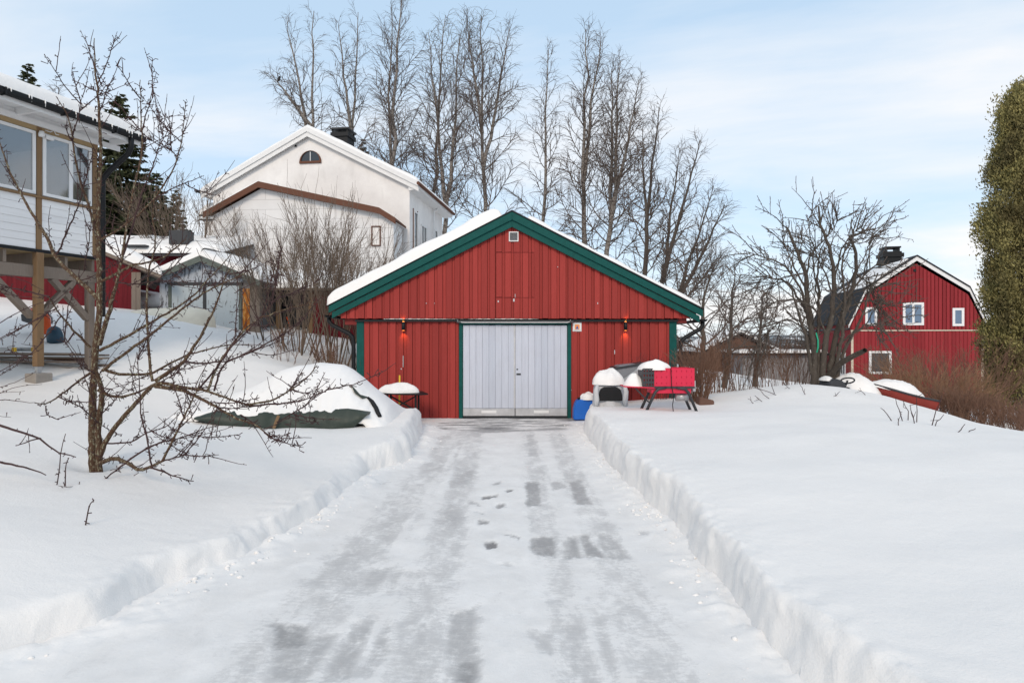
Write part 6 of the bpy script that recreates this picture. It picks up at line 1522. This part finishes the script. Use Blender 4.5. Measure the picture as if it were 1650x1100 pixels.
bb.lathe((0, 0, -.1), [(.16, 0), (.17, .12), (.16, .22), (.13, .32), (.07, .37), (.01, .385)], 20, 1, .8)
o = bb.build('blue_bag', M['blue_dark'] if 'blue_dark' in M else plain('dark_blue_cloth', (.02, .06, .10), .5, .4, 0, .5, 6), None, True); o.location = pb_; o.rotation_euler = (0, R(-8), 0); tag(o, 'rounded dark blue bag standing in snow right of the orange scoop', 'bag')
# ------------------------------------------------------------------ sky, sun, camera
w = bpy.data.worlds.new('World'); bpy.context.scene.world = w; w.use_nodes = True
nt = w.node_tree; bg = nt.nodes['Background']
SUN_EL, SUN_AZ = R(31), R(190)         # azimuth clockwise from +Y: behind the camera, a little to the left
def nn(t, **k):
    n_ = nt.nodes.new(t)
    for a, v in k.items(): setattr(n_, a, v)
    return n_
sky = nn('ShaderNodeTexSky', sky_type='NISHITA'); sky.sun_disc = False; sky.sun_elevation = SUN_EL; sky.sun_rotation = SUN_AZ
sky.air_density = 1.0; sky.dust_density = .6; sky.ozone_density = 2.0
tc = nn('ShaderNodeTexCoord'); sp = nn('ShaderNodeSeparateXYZ'); nt.links.new(tc.outputs['Generated'], sp.inputs[0])
def mt(op, a, b=None):
    n_ = nn('ShaderNodeMath', operation=op)
    for i, v in enumerate((a, b)):
        if isinstance(v, bpy.types.NodeSocket): nt.links.new(v, n_.inputs[i])
        elif v is not None: n_.inputs[i].default_value = v
    return n_.outputs[0]
zz = mt('ADD', mt('MAXIMUM', sp.outputs[2], 0.0), .16)     # thin cloud sheet seen in perspective
cb = nn('ShaderNodeCombineXYZ'); nt.links.new(mt('DIVIDE', sp.outputs[0], zz), cb.inputs[0]); nt.links.new(mt('DIVIDE', sp.outputs[1], zz), cb.inputs[1])
mp = nn('ShaderNodeMapping'); nt.links.new(cb.outputs[0], mp.inputs[0]); mp.inputs['Scale'].default_value = (.5, .9, 1); mp.inputs['Rotation'].default_value = (0, 0, R(16)); mp.inputs['Location'].default_value = (3.4, .75, 0)
nz = nn('ShaderNodeTexNoise'); nt.links.new(mp.outputs[0], nz.inputs[0]); nz.inputs['Scale'].default_value = .95; nz.inputs['Detail'].default_value = 7; nz.inputs['Roughness'].default_value = .56; nz.inputs['Distortion'].default_value = .35
rp = nn('ShaderNodeValToRGB'); nt.links.new(nz.outputs['Fac'], rp.inputs[0])
rp.color_ramp.elements[0].position = .44; rp.color_ramp.elements[0].color = (.25, .25, .25, 1)
rp.color_ramp.elements[1].position = .66; rp.color_ramp.elements[1].color = (.92, .92, .92, 1)
low = mt('POWER', mt('SUBTRACT', 1.0, mt('MAXIMUM', sp.outputs[2], 0.0)), 5.0)      # the veil thickens towards the horizon
cov = mt('MINIMUM', mt('ADD', rp.outputs[0], mt('MULTIPLY', low, .42)), .97)
mx = nn('ShaderNodeMix', data_type='RGBA'); nt.links.new(mt('ADD', mt('MULTIPLY', cov, .35), .62), mx.inputs[0]); nt.links.new(sky.outputs[0], mx.inputs[6])
STR = .15
vm = nn('ShaderNodeMix', data_type='RGBA'); nt.links.new(cov, vm.inputs[0])
vm.inputs[6].default_value = (.50/STR, .755/STR, .99/STR, 1); vm.inputs[7].default_value = (.955/STR, .945/STR, .945/STR, 1)
nt.links.new(vm.outputs[2], mx.inputs[7])
nt.links.new(mx.outputs[2], bg.inputs[0]); bg.inputs[1].default_value = STR
sl_ = bpy.data.lights.new('sun', 'SUN'); sl_.energy = 1.55; sl_.angle = R(18); sl_.color = (1, .83, .65)
so = bpy.data.objects.new('sun', sl_); C.objects.link(so)
sd = Vector((math.sin(SUN_AZ)*math.cos(SUN_EL), math.cos(SUN_AZ)*math.cos(SUN_EL), math.sin(SUN_EL)))
so.rotation_euler = sd.to_track_quat('Z', 'Y').to_euler(); so.location = (0, -5, 12)
cd = bpy.data.cameras.new('camera'); co_ = bpy.data.objects.new('camera', cd); C.objects.link(co_)
co_.location = (0, 0, EYE); co_.rotation_euler = (R(90), 0, 0)
cd.sensor_width = 36; cd.lens = 36*1000/1650; cd.clip_start = .05; cd.clip_end = 9000
sc = bpy.context.scene; sc.camera = co_
sc.view_settings.view_transform = 'Standard'; sc.view_settings.look = 'None'; sc.view_settings.exposure = .10; sc.view_settings.gamma = 1; sc.view_settings.use_curve_mapping = False
sc.cycles.max_bounces = 8; sc.cycles.diffuse_bounces = 4; sc.cycles.transparent_max_bounces = 12; sc.cycles.use_denoising = True
